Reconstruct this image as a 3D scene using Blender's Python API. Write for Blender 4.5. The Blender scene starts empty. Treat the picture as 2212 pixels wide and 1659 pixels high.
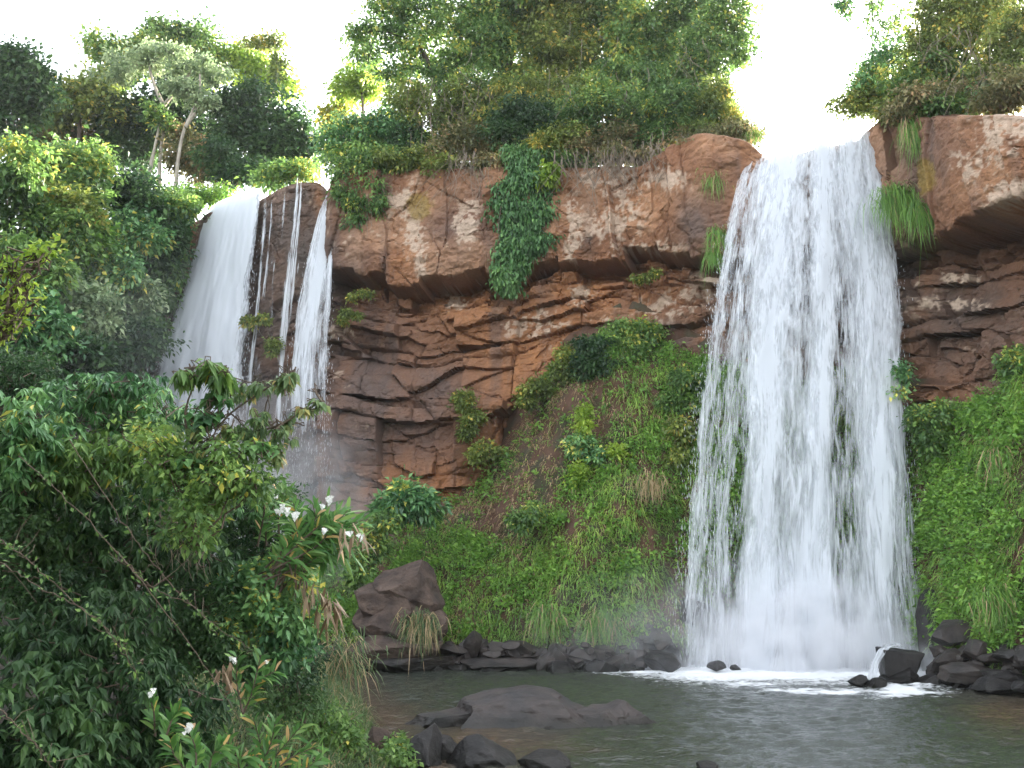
import bpy, bmesh, math, random
import numpy as np

# ------------------------------------------------------------------ camera, light, exposure
SC = bpy.context.scene
COL = SC.collection
W, H, F = 2212.0, 1659.0, 2218.0          # photo frame in working pixels and focal length in pixels
TH = math.radians(10.2)                    # camera looks up by this much
CT, ST = math.cos(TH), math.sin(TH)
CAMZ = 4.0
cd = bpy.data.cameras.new("camera")
cam = bpy.data.objects.new("camera", cd)
COL.objects.link(cam)
cam.location = (0, 0, CAMZ)
cam.rotation_euler = (math.radians(90) + TH, 0, 0)
cd.sensor_width = 36.0
cd.lens = 36.0 * F / W
cd.clip_start, cd.clip_end = 0.1, 3000
SC.camera = cam

SUN_AZ, SUN_EL = math.radians(40), math.radians(17)
world = bpy.data.worlds.new("World")
SC.world = world
world.use_nodes = True
_n, _l = world.node_tree.nodes, world.node_tree.links
sky = _n.new('ShaderNodeTexSky')
sky.sky_type = 'NISHITA'
sky.sun_disc = False
sky.sun_elevation, sky.sun_rotation = SUN_EL, SUN_AZ
sky.altitude, sky.air_density, sky.dust_density, sky.ozone_density = 200, 1.0, 3.0, 1.0
hs = _n.new('ShaderNodeHueSaturation')
hs.inputs['Saturation'].default_value = 0.26
_l.new(sky.outputs[0], hs.inputs['Color'])
_l.new(hs.outputs[0], _n['Background'].inputs[0])
_n['Background'].inputs[1].default_value = 0.15
sl = bpy.data.lights.new("sun", 'SUN')
sl.energy, sl.angle, sl.color = 5.0, math.radians(0.5), (1.0, 0.9, 0.72)
sun = bpy.data.objects.new("sun", sl)
COL.objects.link(sun)
sun.rotation_euler = (math.radians(90) - SUN_EL, 0, -SUN_AZ + math.pi)
SC.view_settings.view_transform = 'Standard'
SC.view_settings.look = 'None'
SC.view_settings.exposure = 3.05
SC.view_settings.gamma = 1.0
SC.render.engine = 'CYCLES'
cy = SC.cycles
cy.use_denoising = True
cy.max_bounces, cy.diffuse_bounces, cy.glossy_bounces, cy.transmission_bounces = 8, 4, 3, 4
cy.transparent_max_bounces = 14
cy.volume_bounces = 3
cy.caustics_reflective = cy.caustics_refractive = False
cy.sample_clamp_indirect = 6.0
SC.render.film_transparent = False

# ------------------------------------------------------------------ helpers
def at(px, py, D):
    """photo pixel + distance along the ground (Y) -> world point"""
    b = (H / 2 - py) / F
    t = D / (CT - b * ST)
    return np.array([(px - W / 2) / F * t, D, CAMZ + t * (ST + b * CT)])

def pz(px, D, z):
    """photo column, distance and height -> world point"""
    return np.array([(px - W / 2) / F * (D * CT + (z - CAMZ) * ST), D, z])

def proj(P):
    P = np.asarray(P, float)
    y, z = P[:, 1], P[:, 2] - CAMZ
    dep = np.maximum(y * CT + z * ST, 0.1)
    return P[:, 0] / dep * F + W / 2, H / 2 - (-y * ST + z * CT) / dep * F

def mscale(D, py=600):
    b = (H / 2 - py) / F
    return D / (CT - b * ST) / F            # metres per working pixel at that distance

def norm(a):
    return a / np.maximum(np.linalg.norm(a, axis=-1, keepdims=True), 1e-9)

def hsh(ix, iy, iz, seed=0):
    h = (ix.astype(np.int64) * 374761393 + iy.astype(np.int64) * 668265263 + iz.astype(np.int64) * 2147483647 + seed * 1274126177) & 0xFFFFFFFF
    h = ((h ^ (h >> 13)) * 1274126177) & 0xFFFFFFFF
    h = ((h ^ (h >> 16)) * 2246822519) & 0xFFFFFFFF
    return ((h ^ (h >> 15)) & 0xFFFFFF) / float(0xFFFFFF)

def vn(x, y, z, seed=0):
    x, y, z = np.broadcast_arrays(np.asarray(x, float), np.asarray(y, float), np.asarray(z, float))
    ix, iy, iz = np.floor(x), np.floor(y), np.floor(z)
    fx, fy, fz = x - ix, y - iy, z - iz
    fx, fy, fz = [f * f * f * (f * (f * 6 - 15) + 10) for f in (fx, fy, fz)]
    r = 0
    for a in (0, 1):
        for b in (0, 1):
            for c in (0, 1):
                r = r + hsh(ix + a, iy + b, iz + c, seed) * (fx if a else 1 - fx) * (fy if b else 1 - fy) * (fz if c else 1 - fz)
    return r

def fbm(x, y, z, o=4, seed=0, g=0.5):
    r, amp, tot, s = 0, 1.0, 0.0, 1.0
    for k in range(o):
        r = r + amp * vn(np.asarray(x) * s, np.asarray(y) * s, np.asarray(z) * s, seed + k * 17)
        tot += amp
        amp *= g
        s *= 2.03
    return r / tot * 2 - 1                   # about -1..1

def facets(x, y, seed, tilt=.5):
    """broken-rock relief: flat tilted facets, one per cell of a jittered grid"""
    x, y = np.broadcast_arrays(x, y)
    ix, iy = np.floor(x), np.floor(y)
    best = np.full(x.shape, 9.0); val = np.zeros(x.shape); sec = np.full(x.shape, 9.0)
    for dx in (-1, 0, 1):
        for dy in (-1, 0, 1):
            a, b = ix + dx, iy + dy
            sx, sy = a + hsh(a, b, a * 0, seed), b + hsh(a, b, a * 0, seed + 1)
            d = (x - sx) ** 2 + (y - sy) ** 2
            v = (hsh(a, b, a * 0, seed + 2) - .5) + tilt * ((hsh(a, b, a * 0, seed + 3) - .5) * (x - sx) * 2 + (hsh(a, b, a * 0, seed + 4) - .5) * (y - sy) * 2)
            sec = np.where(d < best, best, np.minimum(sec, d))
            val = np.where(d < best, v, val); best = np.minimum(best, d)
    return val, np.sqrt(sec) - np.sqrt(best)

def sst(a, b, x):
    t = np.clip((x - a) / (b - a), 0, 1)
    return t * t * (3 - 2 * t)

def mk(name, V, faces, mat, parent=None, loc=None, attrs=None, smooth=False, colattr=None):
    """one mesh object from numpy data; V in world space, loc = its origin (its parent's when it has one)"""
    V = np.asarray(V, np.float32)
    if parent is not None:
        o0 = np.array(parent['_o'])
    else:
        o0 = np.zeros(3) if loc is None else np.asarray(loc, float)
    me = bpy.data.meshes.new(name)
    if isinstance(faces, np.ndarray):
        faces = [faces]
    faces = [np.asarray(f, np.int32) for f in faces if len(f)]
    li = np.concatenate([f.ravel() for f in faces])
    cnt = np.concatenate([np.full(len(f), f.shape[1], np.int32) for f in faces])
    st = np.concatenate([[0], np.cumsum(cnt)[:-1]]).astype(np.int32)
    me.vertices.add(len(V))
    me.vertices.foreach_set('co', (V - o0).astype(np.float32).ravel())
    me.loops.add(len(li))
    me.loops.foreach_set('vertex_index', li)
    me.polygons.add(len(st))
    me.polygons.foreach_set('loop_start', st)
    me.update(calc_edges=True)
    me.polygons.foreach_set('use_smooth', np.full(len(st), bool(smooth)))
    for k, a in (attrs or {}).items():
        at_ = me.attributes.new(k, 'FLOAT', 'POINT')
        at_.data.foreach_set('value', np.asarray(a, np.float32))
    if colattr is not None:
        ca = me.attributes.new('tint', 'FLOAT_COLOR', 'POINT')
        c4 = np.ones((len(V), 4), np.float32)
        c4[:, :3] = colattr
        ca.data.foreach_set('color', c4.ravel())
    me.materials.append(mat)
    o = bpy.data.objects.new(name, me)
    COL.objects.link(o)
    if parent is not None:
        o.parent = parent
    else:
        o.location = o0
        o['_o'] = list(map(float, o0))
    return o

def thing(name, label, cat, loc, group=None):
    o = bpy.data.objects.new(name, None)
    COL.objects.link(o)
    o.location = loc
    o['_o'] = list(map(float, loc))
    o['label'], o['category'] = label, cat
    if group:
        o['group'] = group
    return o

def tag(o, label, cat, group=None):
    o['label'], o['category'] = label, cat
    if group:
        o['group'] = group
    return o

def struct(o, kind='structure'):
    o['kind'] = kind
    return o

class MB:
    """collects pieces of one mesh"""
    def __init__(s):
        s.V, s.F, s.A, s.n = [], [], [], 0
    def add(s, V, faces, tone=None):
        V = np.asarray(V, float)
        for f in (faces if isinstance(faces, list) else [faces]):
            s.F.append(np.asarray(f) + s.n)
        s.V.append(V)
        s.A.append(np.full(len(V), 0.5) if tone is None else (np.full(len(V), tone) if np.isscalar(tone) else tone))
        s.n += len(V)
    def build(s, name, mat, parent=None, loc=None, smooth=False):
        by = {}
        for f in s.F:
            if len(f):
                by.setdefault(f.shape[1], []).append(f)
        return mk(name, np.concatenate(s.V), [np.concatenate(v) for v in by.values()], mat, parent, loc, {'tone': np.concatenate(s.A)}, smooth)

def tube(mb, pts, r0, r1, n=6, tone=0.5):
    pts = np.asarray(pts, float)
    m = len(pts)
    T = norm(np.gradient(pts, axis=0))
    ref = np.where(np.abs(T[:, 2:3]) > 0.9, np.array([[1., 0, 0]]), np.array([[0, 0, 1.]]))
    A = norm(np.cross(T, ref))
    B = np.cross(T, A)
    r = np.linspace(r0, r1, m)[:, None, None]
    an = np.arange(n) / n * 2 * math.pi
    V = pts[:, None] + r * (np.cos(an)[None, :, None] * A[:, None] + np.sin(an)[None, :, None] * B[:, None])
    i = np.arange(m - 1)[:, None] * n + np.arange(n)[None]
    j = np.arange(m - 1)[:, None] * n + (np.arange(n)[None] + 1) % n
    mb.add(V.reshape(-1, 3), np.stack([i, j, j + n, i + n], -1).reshape(-1, 4), tone)

def curve(pts, n=10, wob=0.0, rng=None):
    """smooth polyline through a few points"""
    pts = np.asarray(pts, float)
    t = np.linspace(0, len(pts) - 1, n)
    k = np.clip(t.astype(int), 0, len(pts) - 2)
    f = (t - k)[:, None]
    P = np.concatenate([[2 * pts[0] - pts[1]], pts, [2 * pts[-1] - pts[-2]]])
    p0, p1, p2, p3 = P[k], P[k + 1], P[k + 2], P[k + 3]
    q = 0.5 * (2 * p1 + (p2 - p0) * f + (2 * p0 - 5 * p1 + 4 * p2 - p3) * f ** 2 + (3 * p1 - p0 - 3 * p2 + p3) * f ** 3)
    if wob and rng is not None:
        q[1:-1] += rng.normal(0, wob, (n - 2, 3))
    return q

# ------------------------------------------------------------------ materials
def newmat(name):
    m = bpy.data.materials.new(name)
    m.use_nodes = True
    nt = m.node_tree
    return m, nt.nodes, nt.links, nt.nodes['Principled BSDF']

def ramp(nodes, cols, gain=1.0):
    r = nodes.new('ShaderNodeValToRGB')
    e = r.color_ramp.elements
    for i, (p, c) in enumerate(cols):
        el = e[i] if i < 2 else e.new(p)
        el.position = p
        el.color = (*[min(x * gain, .9) for x in c], 1)
    return r

LEAFMATS = {}
def leafmat(name, cols, trans=0.3, rough=0.5, spec=0.35, gain=2.0):
    m, n, l, b = newmat('leaf_' + name)
    a = n.new('ShaderNodeAttribute')
    a.attribute_name = 'tone'
    r = ramp(n, cols, gain)
    l.new(a.outputs['Fac'], r.inputs[0])
    l.new(r.outputs[0], b.inputs['Base Color'])
    b.inputs['Roughness'].default_value = rough
    b.inputs['Specular IOR Level'].default_value = spec
    tr = n.new('ShaderNodeBsdfTranslucent')
    hs_ = n.new('ShaderNodeHueSaturation')
    hs_.inputs['Value'].default_value = 1.5
    hs_.inputs['Hue'].default_value = 0.497
    l.new(r.outputs[0], hs_.inputs['Color'])
    l.new(hs_.outputs[0], tr.inputs[0])
    mx = n.new('ShaderNodeMixShader')
    mx.inputs[0].default_value = trans
    l.new(b.outputs[0], mx.inputs[1])
    l.new(tr.outputs[0], mx.inputs[2])
    l.new(mx.outputs[0], n['Material Output'].inputs[0])
    LEAFMATS[name] = m
    return m

YEL = (0.34, 0.24, 0.03)
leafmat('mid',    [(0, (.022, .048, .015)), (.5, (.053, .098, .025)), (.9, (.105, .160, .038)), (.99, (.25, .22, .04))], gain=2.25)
leafmat('dark',   [(0, (.012, .032, .014)), (.5, (.028, .065, .022)), (.95, (.060, .115, .033))], gain=1.35)  # low gain also puts shade into the leaves low on the near bank
leafmat('olive',  [(0, (.034, .052, .013)), (.5, (.078, .105, .022)), (.92, (.140, .160, .035)), (.99, (.30, .21, .04))])
leafmat('bright', [(0, (.034, .080, .016)), (.5, (.078, .160, .026)), (.95, (.160, .260, .045))], gain=1.75)
leafmat('lime',   [(0, (.09, .16, .022)), (.5, (.18, .27, .035)), (.95, (.32, .40, .07))], trans=.45, gain=1.3)  # real lime leaves, and sunlit yellow put into two skyline trees
leafmat('pale',   [(0, (.060, .090, .048)), (.5, (.120, .160, .085)), (.95, (.200, .240, .135))])
leafmat('brownish', [(0, (.038, .044, .018)), (.5, (.080, .080, .030)), (.85, (.13, .105, .05)), (1, (.20, .12, .06))])
leafmat('sunlit_gold',   [(0, (.12, .15, .02)), (.5, (.22, .25, .035)), (.95, (.42, .32, .06))], trans=.5, gain=1.2)  # sun glow put into the leaf colour of one skyline tree
leafmat('ivy',    [(0, (.020, .052, .018)), (.5, (.046, .104, .034)), (.95, (.10, .18, .055))], trans=.2, gain=1.8)
leafmat('bluegreen', [(0, (.015, .043, .017)), (.5, (.040, .092, .031)), (.92, (.095, .165, .055)), (.985, (.30, .25, .05))], trans=.22, rough=.40, spec=.5, gain=2.7)
leafmat('mottled', [(0, (.055, .100, .038)), (.5, (.105, .165, .060)), (.82, (.19, .23, .085)), (.93, (.30, .27, .08)), (1, (.36, .24, .12))], rough=.45, spec=.5, gain=1.4)
leafmat('grass',  [(0, (.030, .068, .014)), (.45, (.080, .145, .026)), (.78, (.150, .205, .040)), (.86, (.13, .095, .052)), (1, (.21, .145, .085))], trans=.3, gain=2.35)
leafmat('reed',   [(0, (.040, .075, .026)), (.5, (.085, .125, .045)), (.8, (.15, .165, .075)), (.9, (.24, .18, .09)), (1, (.30, .22, .13))], trans=.3, gain=1.4)
leafmat('ginger', [(0, (.026, .075, .020)), (.5, (.060, .140, .032)), (.8, (.130, .210, .060)), (.9, (.30, .20, .05)), (1, (.36, .24, .14))], trans=.3, rough=.4, spec=.5, gain=1.8)
leafmat('deadleaf', [(0, (.10, .065, .035)), (.5, (.22, .15, .09)), (1, (.38, .29, .20))], trans=.2, gain=1.1)

def barkmat(name, c0, c1, sc=6):
    m, n, l, b = newmat('bark_' + name)
    tc = n.new('ShaderNodeTexCoord')
    mp = n.new('ShaderNodeMapping')
    mp.inputs['Scale'].default_value = (sc, sc, sc * .35)
    nz = n.new('ShaderNodeTexNoise')
    nz.inputs['Scale'].default_value = 1.0
    nz.inputs['Detail'].default_value = 6
    r = ramp(n, [(.3, c0), (.7, c1)])
    l.new(tc.outputs['Object'], mp.inputs[0]); l.new(mp.outputs[0], nz.inputs['Vector'])
    l.new(nz.outputs[0], r.inputs[0]); l.new(r.outputs[0], b.inputs['Base Color'])
    b.inputs['Roughness'].default_value = .85
    return m
BARK = {'pale': barkmat('pale', (.22, .19, .15), (.42, .38, .32)), 'dark': barkmat('dark', (.035, .028, .022), (.09, .07, .05)),
        'twig': barkmat('twig', (.13, .10, .075), (.25, .20, .15)), 'brown': barkmat('brown', (.07, .05, .035), (.15, .11, .08))}

def rockmat(name, tint=True, base=None, rough=.8, bump=.5, sc=1.0, wet=0.0):
    """rock: vertex tint (or a base colour) broken up by fine speckle, veins and bump"""
    m, n, l, b = newmat('rock_' + name)
    tc = n.new('ShaderNodeTexCoord')
    if tint:
        a = n.new('ShaderNodeAttribute'); a.attribute_name = 'tint'
        colr = a.outputs['Color']
    else:
        nb = n.new('ShaderNodeTexNoise'); nb.inputs['Scale'].default_value = 1.3 * sc; nb.inputs['Detail'].default_value = 5
        l.new(tc.outputs['Object'], nb.inputs['Vector'])
        r = ramp(n, [(.35, base[0]), (.65, base[1])])
        l.new(nb.outputs[0], r.inputs[0])
        gm = n.new('ShaderNodeNewGeometry')
        sp = n.new('ShaderNodeSeparateXYZ'); l.new(gm.outputs['Position'], sp.inputs[0])
        wb = n.new('ShaderNodeMath'); wb.operation = 'MULTIPLY_ADD'; wb.inputs[1].default_value = .5
        l.new(nb.outputs[0], wb.inputs[0]); l.new(sp.outputs[2], wb.inputs[2])
        wr = ramp(n, [(.36, (.42, .44, .36)), (.62, (1, 1, 1))])       # stones stay dark and slimy where the pool splashes them
        l.new(wb.outputs[0], wr.inputs[0])
        mw = n.new('ShaderNodeMix'); mw.data_type = 'RGBA'; mw.blend_type = 'MULTIPLY'; mw.inputs[0].default_value = 1.0
        l.new(r.outputs[0], mw.inputs[6]); l.new(wr.outputs[0], mw.inputs[7])
        colr = mw.outputs[2]
    n1 = n.new('ShaderNodeTexNoise'); n1.inputs['Scale'].default_value = 9 * sc; n1.inputs['Detail'].default_value = 8; n1.inputs['Roughness'].default_value = .65
    l.new(tc.outputs['Object'], n1.inputs['Vector'])
    r1 = ramp(n, [(.25, (.55, .55, .55)), (.75, (1.45, 1.42, 1.4))])
    l.new(n1.outputs[0], r1.inputs[0])
    mu = n.new('ShaderNodeMix'); mu.data_type = 'RGBA'; mu.blend_type = 'MULTIPLY'; mu.inputs[0].default_value = 1.0
    l.new(colr, mu.inputs[6]); l.new(r1.outputs[0], mu.inputs[7])
    l.new(mu.outputs[2], b.inputs['Base Color'])
    n2 = n.new('ShaderNodeTexNoise'); n2.inputs['Scale'].default_value = 4 * sc; n2.inputs['Detail'].default_value = 10; n2.inputs['Roughness'].default_value = .7
    l.new(tc.outputs['Object'], n2.inputs['Vector'])
    bp = n.new('ShaderNodeBump'); bp.inputs['Strength'].default_value = bump; bp.inputs['Distance'].default_value = .12
    l.new(n2.outputs[0], bp.inputs['Height']); l.new(bp.outputs[0], b.inputs['Normal'])
    b.inputs['Roughness'].default_value = rough
    b.inputs['Specular IOR Level'].default_value = .3 + wet
    return m
# ------------------------------------------------------------------ cliff
CPX = np.array([
    # photo column, distance, top height
    (-900, 24, 15), (-600, 32, 16), (-300, 41, 18), (0, 50.5, 21), (150, 55.5, 23), (330, 60.8, 25), (385, 62.2, 25.4), (432, 63, 25.8), (470, 61.2, 25.6),
    (520, 59.6, 25.7), (565, 57.9, 25.8), (590, 57.4, 26.3), (655, 57.1, 26.4), (694, 57.0, 26.3), (706, 57.0, 25.2), (722, 56.8, 25.2), (736, 56.6, 26.8), (850, 56, 26.4), (1060, 55, 26.2),
    (1230, 54.2, 26.1), (1400, 52.8, 25.4), (1470, 52, 26.2), (1540, 51.2, 26.6), (1640, 50.0, 25.6), (1665, 49.9, 24.5), (1780, 49.6, 25.1), (1885, 49.2, 25.4), (1905, 48, 26.1),
    (1990, 46.2, 25.5), (2100, 44.2, 24.5), (2212, 42, 23.3), (2500, 37.5, 21), (2900, 31, 24), (3400, 24, 24)])
def plan(px, D):
    return np.array([(px - W / 2) * D * 4.669e-4, D])
cp = np.array([plan(a, b) for a, b, c in CPX])
seg = np.concatenate([[0], np.cumsum(np.linalg.norm(np.diff(cp, axis=0), axis=1))])
du = 0.07
U = np.arange(0, seg[-1], du)
cx, cyv, ctop, cpx = [np.interp(U, seg, v) for v in (cp[:, 0], cp[:, 1], CPX[:, 2], CPX[:, 0])]
def gsm(a, s):
    k = np.arange(-int(3 * s), int(3 * s) + 1)
    g = np.exp(-.5 * (k / s) ** 2); g /= g.sum()
    return np.convolve(np.pad(a, len(k) // 2, mode='edge'), g, 'valid')
cx, cyv = gsm(cx, 14), gsm(cyv, 14)
ctop = gsm(ctop, 5)
tx, ty = np.gradient(cx), np.gradient(cyv)
tl = np.hypot(tx, ty)
nx, ny = ty / tl, -tx / tl                  # out of the rock, towards the pool
OH = np.interp(cpx, [-900, 330, 470, 565, 720, 930, 1060, 1250, 1400, 1540, 1640, 1780, 1885, 1990, 2060, 2130, 2212, 2900],
                    [17, 18, 18, 18.2, 20.2, 19.3, 19.5, 20.5, 20.2, 20.0, 19.3, 18.8, 18.8, 18.9, 18.8, 18.7, 18.5, 18])
NV = 380
zt = np.linspace(0, 1, NV)
Z = -1.2 + (ctop[None, :] + 1.2) * zt[:, None]
UU = np.broadcast_to(U[None, :], Z.shape)
PXX = np.broadcast_to(cpx[None, :], Z.shape)
zr = Z - OH[None, :]                        # height above the overhang line
wob = (.40 + .12 * sst(-.5, -3, zr)) * fbm(UU * .16, Z * .10, 3.1, 3, 5) * (1 - .6 * sst(1850, 1960, PXX)) + .13 * fbm(UU * .8, Z * .4, 7.7, 3, 9)
ub = UU + .25 * fbm(UU * .6, Z * .6, 2.0, 2, 13)
wob = wob + .85 * (hsh(np.floor(ub / 1.9), UU * 0 + 4, UU * 0, 17) - .5) * np.exp(-(zr / 1.6) ** 2) + .35 * (hsh(np.floor(ub / .8), UU * 0 + 6, UU * 0, 18) - .5) * np.exp(-(zr / 1.2) ** 2)
zz = zr + wob
bounds = np.array([-30, -15, -11.2, -7.4, -6.6, -4.2, -3.5, -1.9, -1.35, -.8, 0, 30.])
k = np.clip(np.searchsorted(bounds, zz.ravel()) - 1, 0, len(bounds) - 2).reshape(Z.shape)
loz, hiz = bounds[k], bounds[k + 1]
upper = (k == len(bounds) - 2)
wid = np.where(upper, 4.6, 1.6 + 2.6 * hsh(k, k * 0 + 3, k * 0 + 1, 5))
us = UU + hsh(k, k * 0, k * 0, 2) * 50 + .16 * fbm(UU * .5, Z * .6, 1.3, 3, 31) + np.where(upper, .5 * fbm(UU * .1, Z * .35, 2.2, 2, 77), 0)
cell = np.floor(us / wid)
fu = us / wid - cell
jit = hsh(cell, k, k * 0, 11)
lay = hsh(k, k * 0 + 7, k * 0, 21)
regn = vn(UU * .13, k * 1.7, 0.3, 61)       # long-wave recession of each bed
off = (lay - .5) * .35 + (jit - .5) * np.where(upper, .40, .95) + (regn - .5) * 1.5
off += (hsh(cell, k, k * 0 + 5, 8) - .5) * .35 * (fu - .5) * 4
zc = np.clip((loz + hiz) / 2, zz - 2.5, zz + 2.5)
off += (hsh(cell, k, k * 0 + 9, 15) - .5) * .55 * np.clip(zz - zc, -1.6, 1.6) * ~upper
# big form
big = np.interp(cpx, [1860, 1900, 1960, 2040, 2150, 2400], [0, -1.0, -.6, .3, .9, 1.0])[None, :]
ledge = .35 * fbm(UU * .45, Z * 0, 5.5, 3, 333)
off = np.where(upper, off * .8 * sst(-.1, .4, zz) - .45 + (1.6 + big) * sst(-.03, .30, zz + ledge * .4) ** .7 + np.clip(zz, 0, 1.5) * .28, off)
off = np.where(k == len(bounds) - 3, off - .75, off)
off = np.where(~upper, off - np.interp(cpx, [1960, 2060], [0, 1.0])[None, :] * sst(-5, -1, zz), off)
off = np.where(k == len(bounds) - 4, off - .35, off)
foot = np.interp(PXX, [600, 720, 1000, 1150, 1300], [.2, 1.0, .9, .1, 0]) * sst(-4.2, -5.6, zz)
off = off + foot + np.clip(-zz - 8, 0, 10) * .10
calm = 1 - .75 * np.clip(sst(480, 560, PXX) * sst(735, 700, PXX), 0, 1) - .2 * sst(1600, 1680, PXX) * sst(1930, 1880, PXX)
off = off * calm
k3 = np.floor(zz / .62 + .5 * fbm(UU * .6, Z * .6, 2.9, 2, 201)); u3 = us / 1.15 + hsh(k3, k3 * 0, k3 * 0, 203) * 9 + .3 * fbm(UU * 1.1, Z * 1.1, 1.9, 2, 205)
c3 = np.floor(u3); h3 = hsh(c3, k3, k3 * 0, 207); m3 = sst(-.15, .45, fbm(UU * .22, Z * .3, 6.6, 3, 209))
off += (h3 - .5) * .42 * m3 * np.where(upper, .45, 1.0)
# joints and bedding cracks
lowb = sst(-3.6, -4.6, zz) * sst(1180, 1080, PXX)
off += lowb * (hsh(cell, k, k * 0 + 2, 19) - .5) * .9
eu = np.minimum(fu, 1 - fu) * wid
ez = np.minimum(zz - loz, hiz - zz)
off -= np.where(upper, .10, .18) * np.exp(-(eu / .06) ** 2) * (jit > .5) * calm
crk = sst(-.15, .35, fbm(UU * .3, k * 3.3, .5, 2, 66))
off -= .26 * np.exp(-(ez / .07) ** 2) * calm * crk
off -= .10 * np.exp(-(ez / .25) ** 2) * crk
wu = UU + .22 * fbm(UU * .5, Z * .5, 4.0, 3, 301); wz_ = zz + .16 * fbm(UU * .5, Z * .5, 8.0, 3, 303)
fa, ea = facets(wu / np.where(upper, 2.5, 3.6), wz_ / np.where(upper, 5.0, 1.25), 311, .6)
fb, eb = facets(wu / np.where(upper, 1.0, 1.5), wz_ / np.where(upper, 1.9, .55), 321, .6)
fc, ec = facets(wu / .42, wz_ / .32, 331, .6)
fmask = sst(-.35, .3, fbm(UU * .25, Z * .25, 7.0, 3, 341))
off += calm * (fa * np.where(upper, .55, .85) + fb * np.where(upper, .14, .24) * (.25 + .75 * fmask) * (1 - .7 * lowb) + fc * .05 * (.2 + .8 * fmask))
off -= np.where(upper, .05, .09) * np.exp(-(ea / .05) ** 2) * calm
off += .34 * fbm(UU * .16, Z * .14, 4.4, 2, 3) + .07 * fbm(UU * .6, Z * .5, 8.2, 4, 41) + .13 * fbm(UU * 1.8, Z * 2.4, 1.2, 5, 43) + .10 * (np.abs(fbm(UU * 1.1, Z * 1.6, 3.2, 4, 47)) * 2 - .5)
rid = 1 - np.abs(fbm(UU * .55, Z * .8, 12.4, 4, 88))
off -= .12 * np.clip((rid - .93) / .07, 0, 1) * sst(-.1, .3, fbm(UU * .2, Z * .2, 9.9, 2, 97))
top = sst(0, .6, ctop[None, :] - Z)
off = off * (.35 + .65 * top) - (1 - top) ** 2 * .35
CX, CY, CZ = cx[None, :] + nx[None, :] * off, cyv[None, :] + ny[None, :] * off, Z + .06 * fbm(UU * 1.5, Z * 1.5, 5.5, 2, 71)
CV = np.stack([CX, CY, CZ], -1)
ppx, ppy = proj(CV.reshape(-1, 3))
ppx, ppy = ppx.reshape(Z.shape), ppy.reshape(Z.shape)
def blobs2(px, py, L):
    r = np.zeros(px.shape)
    for (a, b, c, d) in L:
        q = ((px - a) / c) ** 2 + ((py - b) / d) ** 2
        r = np.maximum(r, np.exp(-q * .9))
    return r
def mixc(c, col, m):
    return c * (1 - m[..., None]) + np.array(col) * m[..., None]
f1 = fbm(UU * .35, Z * .35, 1.1, 4, 100); f2 = fbm(UU * 1.3, Z * 1.1, 2.1, 5, 120); f3 = fbm(UU * .9, Z * .12, 3.3, 4, 140); f4 = fbm(UU * 4, Z * 4, 6.3, 4, 150)
tint = np.broadcast_to(np.array([.200, .099, .052]), Z.shape + (3,)).copy()
tint = mixc(tint, (.260, .125, .058), sst(-.05, .4, f1 + .35 * f2))
orange = blobs2(ppx, ppy, [(1180, 760, 230, 130), (1050, 660, 120, 60), (1250, 640, 120, 60), (1150, 840, 60, 80), (1480, 440, 80, 60), (1400, 440, 60, 50), (2080, 380, 120, 70), (1580, 310, 70, 20), (690, 420, 14, 50), (2180, 440, 60, 30), (900, 560, 60, 50)])
tint = mixc(tint, (.345, .165, .066), np.clip(orange * (.55 + .6 * f2), 0, .9))
grey = blobs2(ppx, ppy, [(800, 820, 150, 140), (740, 560, 70, 130), (980, 520, 70, 90), (930, 840, 90, 90), (1500, 470, 50, 70), (1450, 740, 60, 70), (850, 940, 140, 60), (1400, 780, 60, 50), (1980, 350, 90, 90)])
tint = mixc(tint, (.105, .078, .068), np.clip(grey * (.85 + .6 * f2), 0, .94))
tint = mixc(tint, (.095, .075, .068), np.clip(sst(.05, .5, f3) * .55, 0, .55))
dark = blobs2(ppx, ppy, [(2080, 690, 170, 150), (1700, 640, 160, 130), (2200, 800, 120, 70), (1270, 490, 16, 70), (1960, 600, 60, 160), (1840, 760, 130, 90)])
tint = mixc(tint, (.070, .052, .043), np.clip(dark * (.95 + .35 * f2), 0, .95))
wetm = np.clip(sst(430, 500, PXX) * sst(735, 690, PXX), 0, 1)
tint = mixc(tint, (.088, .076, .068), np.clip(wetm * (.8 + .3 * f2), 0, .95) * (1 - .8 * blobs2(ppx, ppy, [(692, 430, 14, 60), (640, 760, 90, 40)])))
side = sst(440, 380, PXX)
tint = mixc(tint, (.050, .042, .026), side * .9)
lich = blobs2(ppx, ppy, [(890, 470, 26, 70), (905, 555, 18, 50), (1010, 475, 34, 50), (870, 430, 45, 22), (1238, 500, 20, 80), (1330, 480, 50, 60), (1385, 540, 70, 25), (1310, 385, 70, 26), (1430, 385, 60, 24), (1440, 660, 70, 26), (1290, 690, 30, 16), (1490, 640, 45, 24), (1250, 640, 30, 20),
                         (2170, 280, 70, 60), (2110, 350, 50, 40), (2180, 420, 60, 30), (2080, 602, 40, 16), (2050, 655, 70, 14), (1340, 420, 40, 30), (1530, 610, 40, 24), (990, 650, 26, 22), (730, 715, 36, 14), (1150, 700, 70, 30), (1850, 590, 60, 14), (1640, 600, 50, 16)])
f5 = fbm(UU * 7, Z * 7, 2.3, 3, 155)
lm = np.clip(sst(.26, .44, lich * .62 + .50 * f2 + .62 * f4 + .35 * f5 - .06), 0, 1) * np.clip(lich * 2.0, 0, 1)
speck = sst(.40, .55, fbm(UU * 3.2, Z * 3.2, 9.1, 3, 170)) * sst(.0, .5, f1 + .6 * lich) * .65 * (zr > -9)
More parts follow.
